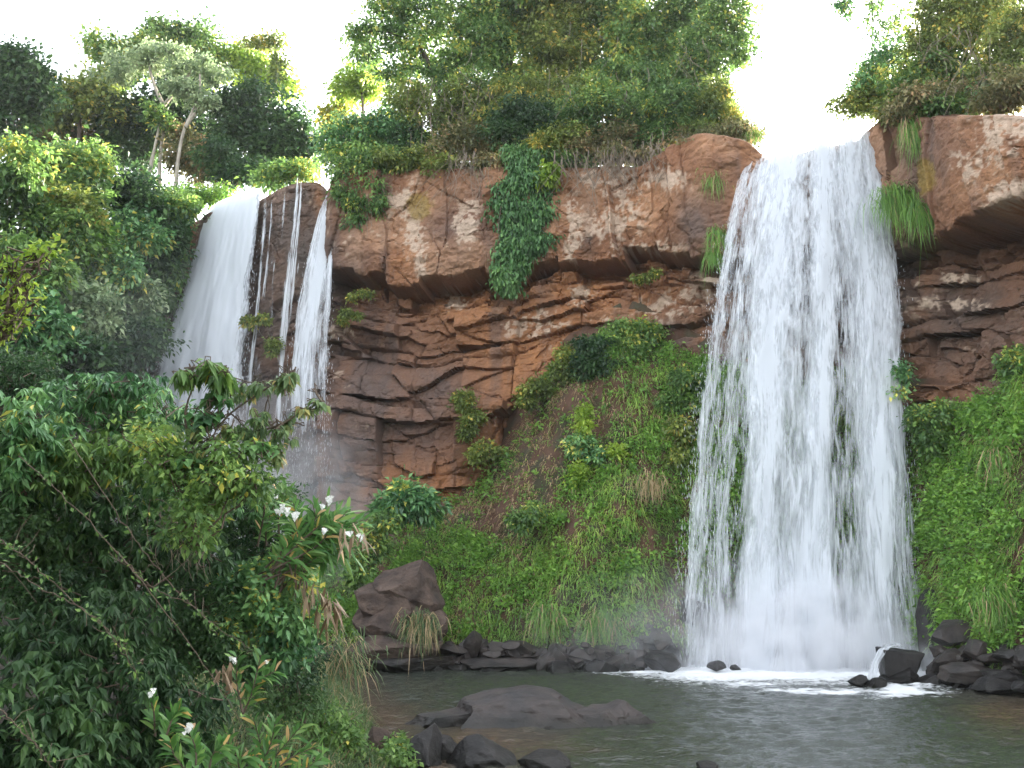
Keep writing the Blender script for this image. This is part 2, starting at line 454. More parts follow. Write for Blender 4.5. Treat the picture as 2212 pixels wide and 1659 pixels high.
tint = mixc(tint, (.37, .235, .15), np.clip(sst(-.25, .5, f1 + .5 * f2) * .55, 0, .55) * upper * sst(730, 800, PXX))
tint = mixc(tint, (.46, .38, .30), np.clip(np.maximum(lm * .85, speck), 0, 1))
tint = tint * np.array([1.22, 1.13, 1.08])
ylw = blobs2(ppx, ppy, [(905, 445, 26, 30), (2000, 380, 20, 40)])
tint = mixc(tint, (.26, .17, .035), np.clip(sst(.25, .6, ylw + .3 * f4), 0, .8))
soil = sst(.9, .1, ctop[None, :] - Z)
tint = mixc(tint, (.13, .075, .045), soil * .6)
nu = len(U)
idx = np.arange(NV * nu).reshape(NV, nu)
CF = np.stack([idx[:-1, :-1], idx[:-1, 1:], idx[1:, 1:], idx[1:, :-1]], -1).reshape(-1, 4)
MROCK = rockmat('cliff', bump=.55)
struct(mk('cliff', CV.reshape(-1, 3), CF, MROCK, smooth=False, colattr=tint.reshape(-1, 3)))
def cliff_front(px, z):
    """a point on the rock face: photo column and height"""
    i = int(np.argmin(np.abs(ppx[min(int((z + 1.2) / (26 + 1.2) * NV), NV - 1)] - px)))
    j = int(np.clip((z + 1.2) / (ctop[i] + 1.2) * NV, 0, NV - 1))
    return CV[j, i], np.array([nx[i], ny[i], 0.])

# ------------------------------------------------------------------ plateau above the rock, ground under everything
MSOIL = rockmat('soil', tint=False, base=((.055, .042, .024), (.115, .072, .040)), rough=.95, bump=.6)
back = [0, .8, 2.5, 6, 14, 34, 70]
lift = [-.25, -.15, -.1, 0, .2, .5, 1.0]
pv = []
sel = np.arange(0, nu, 12)
dirx = np.where(cpx[sel] < 445, -1.0, np.where(cpx[sel] > 1990, .5, -.12))
diry = np.where(cpx[sel] < 445, .25, 1.0)
for bk, lf in zip(back, lift):
    pv.append(np.stack([CX[-1, sel] + dirx * bk, CY[-1, sel] + diry * bk, CZ[-1, sel] + lf], -1))
pv = np.array(pv)
pi_ = np.arange(pv.shape[0] * pv.shape[1]).reshape(pv.shape[:2])
struct(mk('plateau_ground', pv.reshape(-1, 3), np.stack([pi_[:-1, :-1], pi_[:-1, 1:], pi_[1:, 1:], pi_[1:, :-1]], -1).reshape(-1, 4), MSOIL, smooth=True))
gx = np.array([[-120, -60, -3], [120, -60, -3], [120, 170, -3], [-120, 170, -3]], float)
struct(mk('ground', gx, np.array([[0, 1, 2, 3]]), MSOIL))

# ------------------------------------------------------------------ slope of fallen earth at the foot of the cliff
SP = np.array([(-300, 34), (100, 46), (300, 50), (560, 48), (700, 46), (760, 45), (1000, 44.2), (1300, 43.8), (1480, 44.4), (1560, 45.8), (1800, 45.9), (1950, 45.3), (2000, 43.2), (2050, 39.6), (2120, 36.8), (2212, 34.8), (2500, 30), (2900, 26)], float)
TP = np.array([(-300, 38, 8), (100, 50, 6), (300, 57.5, 6), (560, 57, 7), (720, 56, 5.0), (850, 55.2, 6.0), (1000, 54.6, 8.0), (1100, 54.2, 10.4), (1160, 53.9, 12.8), (1250, 53.2, 15.4), (1330, 52.6, 16.0), (1400, 52, 16.0), (1480, 51.3, 14.6), (1600, 49.8, 13.6), (1750, 48.8, 12.6), (1830, 48.8, 13.4),
               (1950, 47.6, 11.5), (2050, 45.0, 10.8), (2130, 43.4, 10.8), (2212, 41.8, 13), (2500, 38, 13), (2900, 33, 13)], float)
spx = np.arange(-300, 2900, 7.0)
sd, td, tz = np.interp(spx, SP[:, 0], SP[:, 1]), np.interp(spx, TP[:, 0], TP[:, 1]), np.interp(spx, TP[:, 0], TP[:, 2])
sd, td, tz = gsm(sd, 5), gsm(td, 5), gsm(tz, 4)
SV = 130
sv = np.linspace(-.06, 1.12, SV)
prof = np.where(sv < 0, sv, np.where(sv < 1, .55 * sv + .45 * np.sin(np.clip(sv, 0, 1) * math.pi / 2) ** 1.0, 1 + (sv - 1)))
sz = tz[None, :] * prof[:, None]
sD = sd[None, :] + (td - sd)[None, :] * sv[:, None]
sX = (spx[None, :] - W / 2) / F * (sD * CT + (sz - CAMZ) * ST)
bmp = fbm(sX * .28, sD * .28, sz * .28, 4, 210) * .8 + .55 * fbm(sX * .55, sz * .1, 2.0, 3, 215) - .35 * (1 - np.clip(np.abs(fbm(sX * .4, sz * .12, 5.0, 3, 217)) * 4, 0, 1)) + fbm(sX * 1.1, sD * 1.1, sz * 1.1, 3, 220) * .28
dsl = np.maximum(td - sd, .5); ll = np.hypot(dsl, tz)
SLP = np.stack([sX, sD - (tz / ll)[None, :] * bmp, sz + (dsl / ll)[None, :] * bmp], -1)
sidx = np.arange(SV * len(spx)).reshape(SV, len(spx))
qx, qy = proj(SLP.reshape(-1, 3)); qx, qy = qx.reshape(sX.shape), qy.reshape(sX.shape)
stint = np.broadcast_to(np.array([.115, .062, .040]), sX.shape + (3,)).copy()
sf = fbm(sX * .8, sD * .8, sz * .8, 4, 230)
stint = mixc(stint, (.06, .055, .03), sst(-.1, .4, sf))
stint = mixc(stint, (.05, .045, .042), sst(1.3, .5, sz + .5 * sf))
struct(mk('earth_slope', SLP.reshape(-1, 3), np.stack([sidx[:-1, :-1], sidx[:-1, 1:], sidx[1:, 1:], sidx[1:, :-1]], -1).reshape(-1, 4), rockmat('earth', bump=.5, rough=.95), smooth=True, colattr=stint.reshape(-1, 3)))
def slope_at(px, v):
    """point and outward normal on the slope (arrays of photo columns and heights 0..1)"""
    a = np.clip((np.asarray(px) - spx[0]) / 7.0, 0, len(spx) - 1.01); b = np.clip((np.asarray(v) - sv[0]) / (sv[1] - sv[0]), 0, SV - 1.01)
    i, j = a.astype(int), b.astype(int); fa, fb = (a - i)[:, None], (b - j)[:, None]
    p00, p01, p10, p11 = SLP[j, i], SLP[j, i + 1], SLP[j + 1, i], SLP[j + 1, i + 1]
    P = (p00 * (1 - fa) + p01 * fa) * (1 - fb) + (p10 * (1 - fa) + p11 * fa) * fb
    N = norm(np.cross(p01 - p00, p10 - p00))
    return P, N

# ------------------------------------------------------------------ near bank (left, under the shrubs) as a height field
BSH = np.array([(3.0, 4.0), (12.0, .5), (18.0, -1.6), (22.0, -2.7), (29.0, -3.8), (36.5, -6.0), (42.0, -7.0), (48, -8.5)])   # (y, x of the water's edge)
def bank_z(x, y):
    d = np.interp(y, BSH[:, 0], BSH[:, 1]) - x
    h = np.where(d < 0, d * .5, (.9 + 1.6 * sst(15, 24, y)) * (1 - np.exp(-np.maximum(d, 0) / 3.8)))
    near = sst(20, 4, y) * sst(-3, 1.5, d)
    return h + .22 * fbm(x * .7, y * .7, 0.5, 4, 300) * sst(-.5, 1, d) + 0 * near
bx, by = np.meshgrid(np.arange(-24, 9, .3), np.arange(-4, 50, .3))
bz = np.maximum(bank_z(bx, by), -1.5)
bi = np.arange(bx.size).reshape(bx.shape)
MBANK = rockmat('bank_soil', tint=False, base=((.016, .014, .009), (.040, .030, .018)), rough=.95, bump=.6)
struct(mk('bank', np.stack([bx, by, bz], -1).reshape(-1, 3), np.stack([bi[:-1, :-1], bi[:-1, 1:], bi[1:, 1:], bi[1:, :-1]], -1).reshape(-1, 4), MBANK, smooth=True))

# ------------------------------------------------------------------ pool
wx, wy = np.meshgrid(np.arange(-24, 44, .11), np.concatenate([np.arange(2, 14, .35), np.arange(14, 52, .11)]))
LX, LY = pz(1730, 43.5, 0)[:2]
ex = (wx - LX) / 1.0; ey = (wy - LY) / 1.0
rr = np.hypot(np.maximum(np.abs(ex) - 3.2, 0), ey)
calmw = .5 + .6 * sst(-14, -1, wx)
wz = (.070 * fbm(wx * .9, wy * 1.5, .2, 3, 400) + .055 * fbm(wx * 2.6, wy * 4.2, .7, 3, 410)) * calmw
wz = wz + .06 * np.exp(-rr / 4.0) * np.sin(rr * 3.2 + 1.6 * fbm(wx * .5, wy * .5, 3, 2, 420))
wz = wz + .05 * np.exp(-rr / 2.2) * fbm(wx * 3, wy * 3, 2.2, 3, 430)
wpx, wpy = proj(np.stack([wx, wy, wx * 0], -1).reshape(-1, 3)); wpx, wpy = wpx.reshape(wx.shape), wpy.reshape(wx.shape)
shal = np.maximum(blobs2(wpx, wpy, [(1000, 1610, 200, 40), (900, 1640, 120, 60), (2180, 1540, 90, 40)]), sst(2.2, .2, wx - np.interp(wy, BSH[:, 0], BSH[:, 1])) * .8)
shal = np.clip(shal + .25 * fbm(wx, wy, 1.0, 3, 440), 0, 1) * (shal > .05)
fwx = wx + 1.1 * fbm(wx * .8, wy * 1.2, 1.0, 4, 450); fwy = wy + .9 * fbm(wx * .8, wy * 1.2, 6.0, 4, 455)
fo = np.exp(-(np.maximum(np.hypot(np.maximum(np.abs(fwx - LX) - 4.6, 0) * .8, (fwy - LY) * np.where(wy < LY, .36, .5)) - .5, 0) / 1.3) ** 1.2)
fo = np.maximum(fo, (.75 + .8 * fbm(wx * 1.3, wy * 2.0, 2.0, 4, 460)) * blobs2(wpx + 26 * fbm(wx * .9, wy * 1.4, 3.0, 3, 470), wpy + 7 * fbm(wx * .9, wy * 1.4, 8.0, 3, 475), [(1960, 1490, 90, 16), (1990, 1470, 60, 20), (1430, 1450, 130, 9), (1360, 1440, 40, 8), (1620, 1478, 60, 8), (1780, 1492, 120, 9)]) * .85)
wi = np.arange(wx.size).reshape(wx.shape)
m, n, l, b = newmat('pool_water')
a = n.new('ShaderNodeAttribute'); a.attribute_name = 'shallow'
af = n.new('ShaderNodeAttribute'); af.attribute_name = 'foam'
tc = n.new('ShaderNodeTexCoord')
mp = n.new('ShaderNodeMapping'); mp.inputs['Scale'].default_value = (1, 1.5, 1)
l.new(tc.outputs['Object'], mp.inputs[0])
r = ramp(n, [(0, (.040, .046, .036)), (1, (.080, .055, .037))])
l.new(a.outputs['Fac'], r.inputs[0])
nf = n.new('ShaderNodeTexNoise'); nf.inputs['Scale'].default_value = 3.4; nf.inputs['Detail'].default_value = 9; nf.inputs['Roughness'].default_value = .68; nf.inputs['Distortion'].default_value = .8
l.new(mp.outputs[0], nf.inputs['Vector'])
ad = n.new('ShaderNodeMath'); ad.operation = 'MULTIPLY_ADD'; ad.inputs[1].default_value = 1.05
l.new(af.outputs['Fac'], ad.inputs[0]); l.new(nf.outputs[0], ad.inputs[2])
fr = ramp(n, [(.70, (0, 0, 0)), (1.0, (1, 1, 1))])
l.new(ad.outputs[0], fr.inputs[0])
mxc = n.new('ShaderNodeMix'); mxc.data_type = 'RGBA'
l.new(fr.outputs[0], mxc.inputs[0]); l.new(r.outputs[0], mxc.inputs[6]); mxc.inputs[7].default_value = (.84, .86, .88, 1)
l.new(mxc.outputs[2], b.inputs['Base Color'])
rg = n.new('ShaderNodeMapRange'); rg.inputs['To Min'].default_value = .10; rg.inputs['To Max'].default_value = .75
l.new(fr.outputs[0], rg.inputs[0]); l.new(rg.outputs[0], b.inputs['Roughness'])
n2 = n.new('ShaderNodeTexNoise'); n2.inputs['Scale'].default_value = 5.5; n2.inputs['Detail'].default_value = 6
l.new(mp.outputs[0], n2.inputs['Vector'])
bp = n.new('ShaderNodeBump'); bp.inputs['Strength'].default_value = .6; bp.inputs['Distance'].default_value = .08
l.new(n2.outputs[0], bp.inputs['Height']); l.new(bp.outputs[0], b.inputs['Normal'])
b.inputs['IOR'].default_value = 1.38
struct(mk('water', np.stack([wx, wy, wz], -1).reshape(-1, 3), np.stack([wi[:-1, :-1], wi[:-1, 1:], wi[1:, 1:], wi[1:, :-1]], -1).reshape(-1, 4), m, smooth=True, attrs={'shallow': shal.ravel(), 'foam': fo.ravel()}))
# ------------------------------------------------------------------ falling water
def watermat(name, col=(.74, .77, .81), kx=5.0, ky=.55, gain=2.9):
    m, n, l, b = newmat('water_' + name)
    def attr(k):
        x = n.new('ShaderNodeAttribute'); x.attribute_name = k
        return x.outputs['Fac']
    def math_(op, a, b_, c=None):
        x = n.new('ShaderNodeMath'); x.operation = op
        for i, v in enumerate((a, b_, c)):
            if v is None:
                continue
            if isinstance(v, (int, float)):
                x.inputs[i].default_value = v
            else:
                l.new(v, x.inputs[i])
        return x.outputs[0]
    def noise(sx, sy, det, off, dist=0.0):
        cb = n.new('ShaderNodeCombineXYZ')
        l.new(math_('MULTIPLY', attr('ws'), sx), cb.inputs[0]); l.new(math_('MULTIPLY', attr('wt'), sy), cb.inputs[1])
        l.new(math_('ADD', attr('layer'), off), cb.inputs[2])
        nz = n.new('ShaderNodeTexNoise'); nz.inputs['Scale'].default_value = 1.0; nz.inputs['Detail'].default_value = det; nz.inputs['Roughness'].default_value = .62; nz.inputs['Distortion'].default_value = dist
        l.new(cb.outputs[0], nz.inputs['Vector'])
        return nz.outputs[0]
    big = noise(1.0, .30, 3, 0.0, .6)
    mid = noise(kx, ky, 5, 31.0, .7)
    fine = noise(kx * 3.6, ky * 1.5, 3, 67.0, .2)
    s = math_('ADD', math_('MULTIPLY', math_('SUBTRACT', big, .5), 1.5), math_('MULTIPLY', math_('SUBTRACT', mid, .5), 2.3))
    s = math_('ADD', s, math_('MULTIPLY', math_('SUBTRACT', fine, .5), 1.0))
    d = math_('MULTIPLY_ADD', attr('dens'), 2.0, -1.0)
    al = n.new('ShaderNodeClamp')
    l.new(math_('MULTIPLY_ADD', math_('ADD', s, d), gain * .5, .42), al.inputs[0])
    edge = n.new('ShaderNodeClamp'); l.new(math_('MULTIPLY', attr('dens'), 9.0), edge.inputs[0])
    fac = math_('MULTIPLY', math_('MULTIPLY', al.outputs[0], edge.outputs[0]), .88)
    df = n.new('ShaderNodeBsdfDiffuse'); df.inputs[0].default_value = (*col, 1)
    tl_ = n.new('ShaderNodeBsdfTranslucent'); tl_.inputs[0].default_value = (*col, 1)
    tp = n.new('ShaderNodeBsdfTransparent')
    m1 = n.new('ShaderNodeMixShader'); m1.inputs[0].default_value = .45
    l.new(df.outputs[0], m1.inputs[1]); l.new(tl_.outputs[0], m1.inputs[2])
    m2 = n.new('ShaderNodeMixShader')
    l.new(fac, m2.inputs[0]); l.new(tp.outputs[0], m2.inputs[1]); l.new(m1.outputs[0], m2.inputs[2])
    l.new(m2.outputs[0], n['Material Output'].inputs[0])
    return m
MWATER = watermat('curtain', kx=4.6, ky=1.0)
MTHIN = watermat('thin', kx=6.0, ky=.6)

LIPF = .35                                   # thinner, lacy water right at the edge
def curtain(cols, streams, base, ns, nt, layers, gap=.22, seed=0, bulge=.0, topb=.4, edge=.03, fade=None, lipback=1.5):
    """falling sheets between guide columns [(s,[(px,py,D)...])]; returns mesh data"""
    S = np.linspace(0, 1, ns); T = np.linspace(0, 1, nt)
    cs = [c[0] for c in cols]
    C = []
    for s, pts in cols:
        q = np.array([at(*p) for p in pts])
        q = curve(q, 60)
        zf = (q[0, 2] - q[:, 2]) / (q[0, 2] - q[-1, 2])
        zf = np.maximum.accumulate(zf)
        C.append(np.stack([np.interp(T, zf, q[:, i]) for i in range(3)], -1))
    C = np.array(C)
    G = np.zeros((nt, ns, 3))
    for i in range(3):
        for j in range(nt):
            G[j, :, i] = np.interp(S, cs, C[:, j, i])
    # run-up over the lip
    V, FF, A = [], [], {'ws': [], 'wt': [], 'dens': [], 'layer': []}
    tot = 0
    rows = np.arange(nt); idn = np.arange(nt * ns).reshape(nt, ns)
    faces = np.stack([idn[:-1, :-1], idn[:-1, 1:], idn[1:, 1:], idn[1:, :-1]], -1).reshape(-1, 4)
    drop = G[0, ns // 2, 2] - G[-1, ns // 2, 2]
    wid_ = np.linalg.norm(G[nt // 3, -1] - G[nt // 3, 0])
    for L in range(layers):
        P = G.copy()
        o = (L - (layers - 1) / 2) * gap * (.35 + T[:, None] * 1.1)
        P[..., 1] += o
        w = .10 + .35 * T[:, None]
        P[..., 1] += w * fbm(S[None, :] * wid_ * .9, T[:, None] * drop * .22, L * 3.7, 3, seed + L)
        P[..., 0] += .5 * w * fbm(S[None, :] * wid_ * .9, T[:, None] * drop * .22, L * 3.7 + 50, 3, seed + L)
        P[..., 1] -= bulge * (4 * S * (1 - S))[None, :]
        dn = np.full((nt, ns), base)
        dn = dn + topb * np.exp(-T / .2)[:, None]
        meander = .018 * fbm(T[:, None] * 3, S[None, :] * 0 + L * .6, seed * 1.0, 2, seed)
        for (c0, c1, ww, st, t0, t1) in streams:
            c = c0 + (c1 - c0) * T[:, None] + meander
            dn = dn + st * np.exp(-((S[None, :] - c) / ww) ** 2) * sst(t0 - .1, t0 + .1, T)[:, None] * sst(t1 + .12, t1 - .12, T)[:, None]
        dn = dn * (1 - LIPF * sst(.10, .0, T))[:, None]
        rag = edge * (1 + .8 * fbm(T[:, None] * drop * .8, 0 * S[None, :] + L, seed + .5, 3, seed + 3))
        dn = dn * sst(0, 1, S[None, :] / rag) * sst(0, 1, (1 - S[None, :]) / rag)
        if fade:
            dn = dn * sst(fade[1], fade[0], T)[:, None]
        V.append(P.reshape(-1, 3)); FF.append(faces + tot); tot += nt * ns
        A['ws'].append(np.broadcast_to(S[None, :] * wid_, (nt, ns)).ravel())
        tm = T * drop
        A['wt'].append(np.broadcast_to((14 * np.log1p(tm / 14 * 1.35))[:, None], (nt, ns)).ravel())
        A['dens'].append(np.clip(dn, 0, 1.1).ravel())
        A['layer'].append(np.full(nt * ns, L * 5.3 + seed))
    # water arriving at the edge: a strip running back over the lip
    R = 6
    strip = np.zeros((R, ns, 3))
    for j in range(R):
        f = j / (R - 1)
        strip[j] = G[0] + np.array([0, 1, 0]) * (f * lipback) + np.array([0, 0, 1]) * (-.06 * f + .06 * math.sin(f * math.pi))
    V.append(strip.reshape(-1, 3))
    ir = np.arange(R * ns).reshape(R, ns)
    FF.append(np.stack([ir[:-1, 1:], ir[:-1, :-1], ir[1:, :-1], ir[1:, 1:]], -1).reshape(-1, 4) + tot)
    A['ws'].append(np.broadcast_to(S[None, :] * wid_, (R, ns)).ravel()); A['wt'].append(np.broadcast_to(-np.linspace(0, lipback, R)[:, None], (R, ns)).ravel())
    d0 = A['dens'][0].reshape(nt, ns)[1]
    A['dens'].append(np.broadcast_to(d0[None, :], (R, ns)).ravel()); A['layer'].append(np.full(R * ns, seed + .0))
    return np.concatenate(V), np.concatenate(FF), {k_: np.concatenate(v) for k_, v in A.items()}, G

def drops(G, rng, cnt, size, spread, dens_edge=True, tmin=.15):
    """loose beads and threads of water thrown clear of the sheet"""
    nt, ns = G.shape[:2]
    T = tmin + (1 - tmin) * rng.random(cnt) ** .7
    S = np.where(rng.random(cnt) < .5, rng.beta(.6, 3, cnt), 1 - rng.beta(.6, 3, cnt)) if dens_edge else rng.random(cnt)
    P = G[(T * (nt - 1)).astype(int), (S * (ns - 1)).astype(int)] + rng.normal(0, 1, (cnt, 3)) * np.array([spread, spread, .3]) * (.2 + T[:, None])
    L = size * rng.uniform(4, 20, cnt) * (.5 + T); w = size * rng.uniform(.3, .7, cnt)
    up = np.stack([rng.normal(0, .05, cnt), rng.normal(0, .05, cnt), np.ones(cnt)], -1)
    a = rng.random(cnt) * math.pi
    sd_ = np.stack([np.cos(a), np.sin(a), 0 * a], -1); sd2 = np.stack([-np.sin(a), np.cos(a), 0 * a], -1)
    V = np.stack([P + up * (L * .5)[:, None], P + sd_ * w[:, None], P + sd2 * w[:, None], P - sd_ * w[:, None], P - sd2 * w[:, None], P - up * (L * .5)[:, None]], 1)
    q = np.arange(cnt)[:, None] * 6
    Fs = np.concatenate([q + np.array([[0, 1, 2]]), q + np.array([[0, 2, 3]]), q + np.array([[0, 3, 4]]), q + np.array([[0, 4, 1]]), q + np.array([[5, 2, 1]]), q + np.array([[5, 3, 2]]), q + np.array([[5, 4, 3]]), q + np.array([[5, 1, 4]])])
    return V.reshape(-1, 3), Fs
m, n, l, b = newmat('water_drops')
b.inputs['Base Color'].default_value = (.80, .83, .86, 1); b.inputs['Roughness'].default_value = .3
MDROP = m

# the big near fall
rngw = np.random.default_rng(5)
bigcols = [(0, [(1652, 312, 49.6), (1606, 352, 48.9), (1575, 445, 48.2), (1540, 640, 47.3), (1508, 870, 46.3), (1486, 1100, 45.4), (1462, 1435, 44.2)]),
           (.30, [(1694, 287, 49.5), (1672, 330, 48.7), (1650, 450, 47.9), (1628, 640, 47.0), (1618, 870, 46.0), (1604, 1100, 45.0), (1590, 1452, 43.8)]),
           (.55, [(1772, 261, 49.2), (1762, 310, 48.4), (1760, 450, 47.6), (1760, 640, 46.8), (1760, 870, 45.8), (1762, 1100, 44.8), (1765, 1462, 43.3)]),
           (1, [(1890, 254, 48.6), (1904, 330, 48.0), (1916, 430, 47.6), (1940, 570, 46.9), (1950, 700, 46.3), (1956, 900, 45.5), (1978, 1150, 44.6), (2008, 1440, 43.6)])]
big_streams = [(.385, .36, .07, .50, 0, 1.1), (.30, .28, .05, .25, 0, .55), (.58, .545, .06, .52, 0, 1.1), (.80, .82, .07, .36, 0, 1.1), (.94, .95, .05, .34, .0, 1.1), (.06, .05, .05, .26, .0, 1.1), (.89, .88, .04, .25, 0, .7), (.2, .17, .07, .26, 0, 1.1), (.46, .47, .03, .2, .1, 1.1),
               (.5, .5, .22, .22, .85, 1.2), (.88, .85, .03, .3, .55, .9)]
V, FF, A, GB = curtain(bigcols, big_streams + [(.71, .70, .10, .22, 0, 1.1)], .145, 300, 330, 4, gap=.30, seed=11, bulge=.35, topb=.22, edge=.035, lipback=5)
b0 = pz(1740, 44.5, 0)
fall = thing('waterfall', 'tall broad white waterfall plunging into the pool over the notch in the cliff', 'waterfall', b0, 'waterfalls over the cliff')
mk('water_curtain', V, FF, MWATER, fall, attrs=A, smooth=True)
Vd, Fd = drops(GB, rngw, 3000, .013, .30)
Vd2, Fd2 = drops(GB, rngw, 2500, .012, .30, False, .3)
mk('droplets', np.concatenate([Vd, Vd2]), [Fd, Fd2 + len(Vd)], MDROP, fall)

# the far wide fall, sliding to one side
farcols = [(0, [(462, 443, 60.4), (440, 475, 59.9), (415, 560, 59.2), (382, 660, 58.5), (354, 740, 57.8), (324, 845, 57.0), (312, 960, 56.2), (292, 1070, 55.6)]),
           (.5, [(518, 424, 58.7), (500, 470, 58.1), (477, 560, 57.5), (450, 700, 56.8), (428, 840, 56.0), (410, 980, 55.3), (402, 1070, 54.9)]),
           (1, [(568, 406, 57.1), (564, 450, 56.7), (554, 540, 56.3), (542, 660, 55.9), (531, 760, 55.5), (522, 860, 55.0), (502, 1000, 54.4), (500, 1075, 54.2)])]
V, FF, A, GA = curtain(farcols, [(.35, .4, .35, .5, 0, 1.2), (.75, .75, .25, .3, 0, 1.2)], .48, 170, 220, 4, gap=.2, seed=23, bulge=.2, topb=.5, edge=.10, lipback=4)
fall = thing('waterfall', 'wide far waterfall fanning sideways beside the bushy hillside', 'waterfall', pz(400, 55, 2), 'waterfalls over the cliff')
mk('water_curtain', V, FF, MWATER, fall, attrs=A, smooth=True)
Vd, Fd = drops(GA, rngw, 2000, .016, .3)
mk('droplets', Vd, [Fd], MDROP, fall)

# threads between the two
thincols = [(0, [(567, 408, 56.9), (562, 520, 56.2), (548, 660, 55.6), (530, 860, 54.9), (524, 1070, 54.3)]),
            (1, [(664, 377, 56.5), (660, 430, 56.0), (646, 560, 55.5), (634, 700, 55.0), (624, 860, 54.5), (618, 1090, 53.9)])]
V, FF, A, GC = curtain(thincols, [(.80, .80, .035, .50, 0, .75), (.88, .92, .022, .52, 0, .4), (.72, .80, .05, .22, .2, 1.1), (.22, .25, .02, .34, 0, .45), (.07, .10, .035, .34, 0, .7), (.52, .5, .025, .30, 0, .2), (.42, .42, .02, .24, .1, .5), (.12, .10, .02, .3, .3, .8), (.85, .85, .12, .16, .3, 1.1)], +.16, 160, 240, 2, gap=.15, seed=37, topb=.0, edge=.02)
fall = thing('waterfall', 'narrow thread of water trickling down the dark wet rock between the two wider falls', 'waterfall', pz(600, 54, 2), 'waterfalls over the cliff')
mk('water_curtain', V, FF, MTHIN, fall, attrs=A, smooth=True)

# the veil beside the hanging bush
veilcols = [(0, [(702, 424, 56.5), (686, 470, 56.0), (664, 560, 55.6), (645, 660, 55.1), (634, 760, 54.8), (626, 900, 54.2), (620, 1060, 53.7)]),
            (.6, [(714, 419, 56.2), (704, 470, 55.8), (694, 560, 55.4), (684, 660, 55.0), (676, 760, 54.6), (668, 900, 54.0), (662, 1060, 53.5)]),
            (1, [(722, 417, 56.0), (720, 480, 55.6), (718, 560, 55.2), (714, 660, 54.8), (712, 760, 54.4), (709, 900, 53.8), (708, 1060, 53.2)])]
V, FF, A, GV = curtain(veilcols, [(.62, .35, .16, .34, 0, .45), (.92, .95, .07, .38, 0, .4), (.3, .35, .4, .16, .1, .8), (.985, .985, .02, .3, 0, .6), (.5, .5, .5, .10, .4, 1.1)], .36, 110, 220, 3, gap=.16, seed=53, topb=.25, edge=.05, fade=(.6, 1.1), lipback=2)
fall = thing('waterfall', 'thin veil of water spreading from the ledge beside the hanging green bush', 'waterfall', pz(665, 54, 2), 'waterfalls over the cliff')
mk('water_curtain', V, FF, MTHIN, fall, attrs=A, smooth=True)
Vd, Fd = drops(GV, rngw, 1200, .012, .2)
mk('droplets', Vd, [Fd], MDROP, fall)

# ------------------------------------------------------------------ spray hanging in the air at the feet of the falls
def mist(label, c, r, dens, seed, pw=1.5, sq=1.0):
    bm = bmesh.new()
    bmesh.ops.create_icosphere(bm, subdivisions=3, radius=1.0)
    v = np.array([x.co[:] for x in bm.verts]); f = np.array([[q.index for q in x.verts] for x in bm.faces]); bm.free()
    m = bpy.data.materials.new('mist'); m.use_nodes = True
    n, l = m.node_tree.nodes, m.node_tree.links
    n.remove(n['Principled BSDF'])
    vol = n.new('ShaderNodeVolumePrincipled'); vol.inputs['Color'].default_value = (.96, .97, 1, 1); vol.inputs['Anisotropy'].default_value = .0
    tc = n.new('ShaderNodeTexCoord')
    gr = n.new('ShaderNodeTexGradient'); gr.gradient_type = 'SPHERICAL'
    mp = n.new('ShaderNodeMapping'); mp.inputs['Scale'].default_value = tuple(1 / np.asarray(r))
    l.new(tc.outputs['Object'], mp.inputs[0]); l.new(mp.outputs[0], gr.inputs[0])
    p = n.new('ShaderNodeMath'); p.operation = 'POWER'; p.inputs[1].default_value = pw
    l.new(gr.outputs[1], p.inputs[0])
    nz = n.new('ShaderNodeTexNoise'); nz.inputs['Scale'].default_value = .8; nz.inputs['Detail'].default_value = 4
    l.new(tc.outputs['Object'], nz.inputs['Vector'])
    mr = n.new('ShaderNodeMapRange'); mr.inputs['From Min'].default_value = .36; mr.inputs['From Max'].default_value = .66; mr.inputs['To Min'].default_value = .08; mr.inputs['To Max'].default_value = 2.0
    l.new(nz.outputs[0], mr.inputs[0])
    q = n.new('ShaderNodeMath'); q.operation = 'MULTIPLY'; l.new(p.outputs[0], q.inputs[0]); l.new(mr.outputs[0], q.inputs[1])
    q2 = n.new('ShaderNodeMath'); q2.operation = 'MULTIPLY'; q2.inputs[1].default_value = dens; l.new(q.outputs[0], q2.inputs[0])
    l.new(q2.outputs[0], vol.inputs['Density'])
    l.new(vol.outputs[0], n['Material Output'].inputs['Volume'])
    o = mk('mist', v * np.asarray(r) + c, f, m, loc=c)
    o['kind'] = 'stuff'
    return tag(o, label, 'mist')
mist('white spray boiling up where the broad fall hits the pool', pz(1745, 43.4, .4), (5.0, 2.4, 3.9), 4.2, 1, 1.5)
mist('faint spray drifting over the shore rocks beside the broad fall', pz(1500, 43, .5), (8.5, 3.2, 4.5), .16, 2)
mist('thin pale haze of spray drifting along the bushy hillside', pz(250, 48, 8), (10, 7, 13), .012, 4, .8)
mist('pale drifting spray in front of the rock under the far falls', pz(530, 51.5, 5.5), (8.0, 4.5, 8.5), .20, 3, 1.0)

# ------------------------------------------------------------------ damp air
hv = np.array([[x, y, z] for x in (-125, 125) for y in (-65, 175) for z in (-4.2, 58)], float)
hf = np.array([[0, 1, 3, 2], [4, 6, 7, 5], [0, 4, 5, 1], [2, 3, 7, 6], [0, 2, 6, 4], [1, 5, 7, 3]])
m = bpy.data.materials.new('haze'); m.use_nodes = True
n, l = m.node_tree.nodes, m.node_tree.links
n.remove(n['Principled BSDF'])
vol = n.new('ShaderNodeVolumePrincipled'); vol.inputs['Color'].default_value = (.93, .96, 1, 1); vol.inputs['Density'].default_value = .0002
l.new(vol.outputs[0], n['Material Output'].inputs['Volume'])
struct(mk('haze', hv, hf, m), 'stuff')
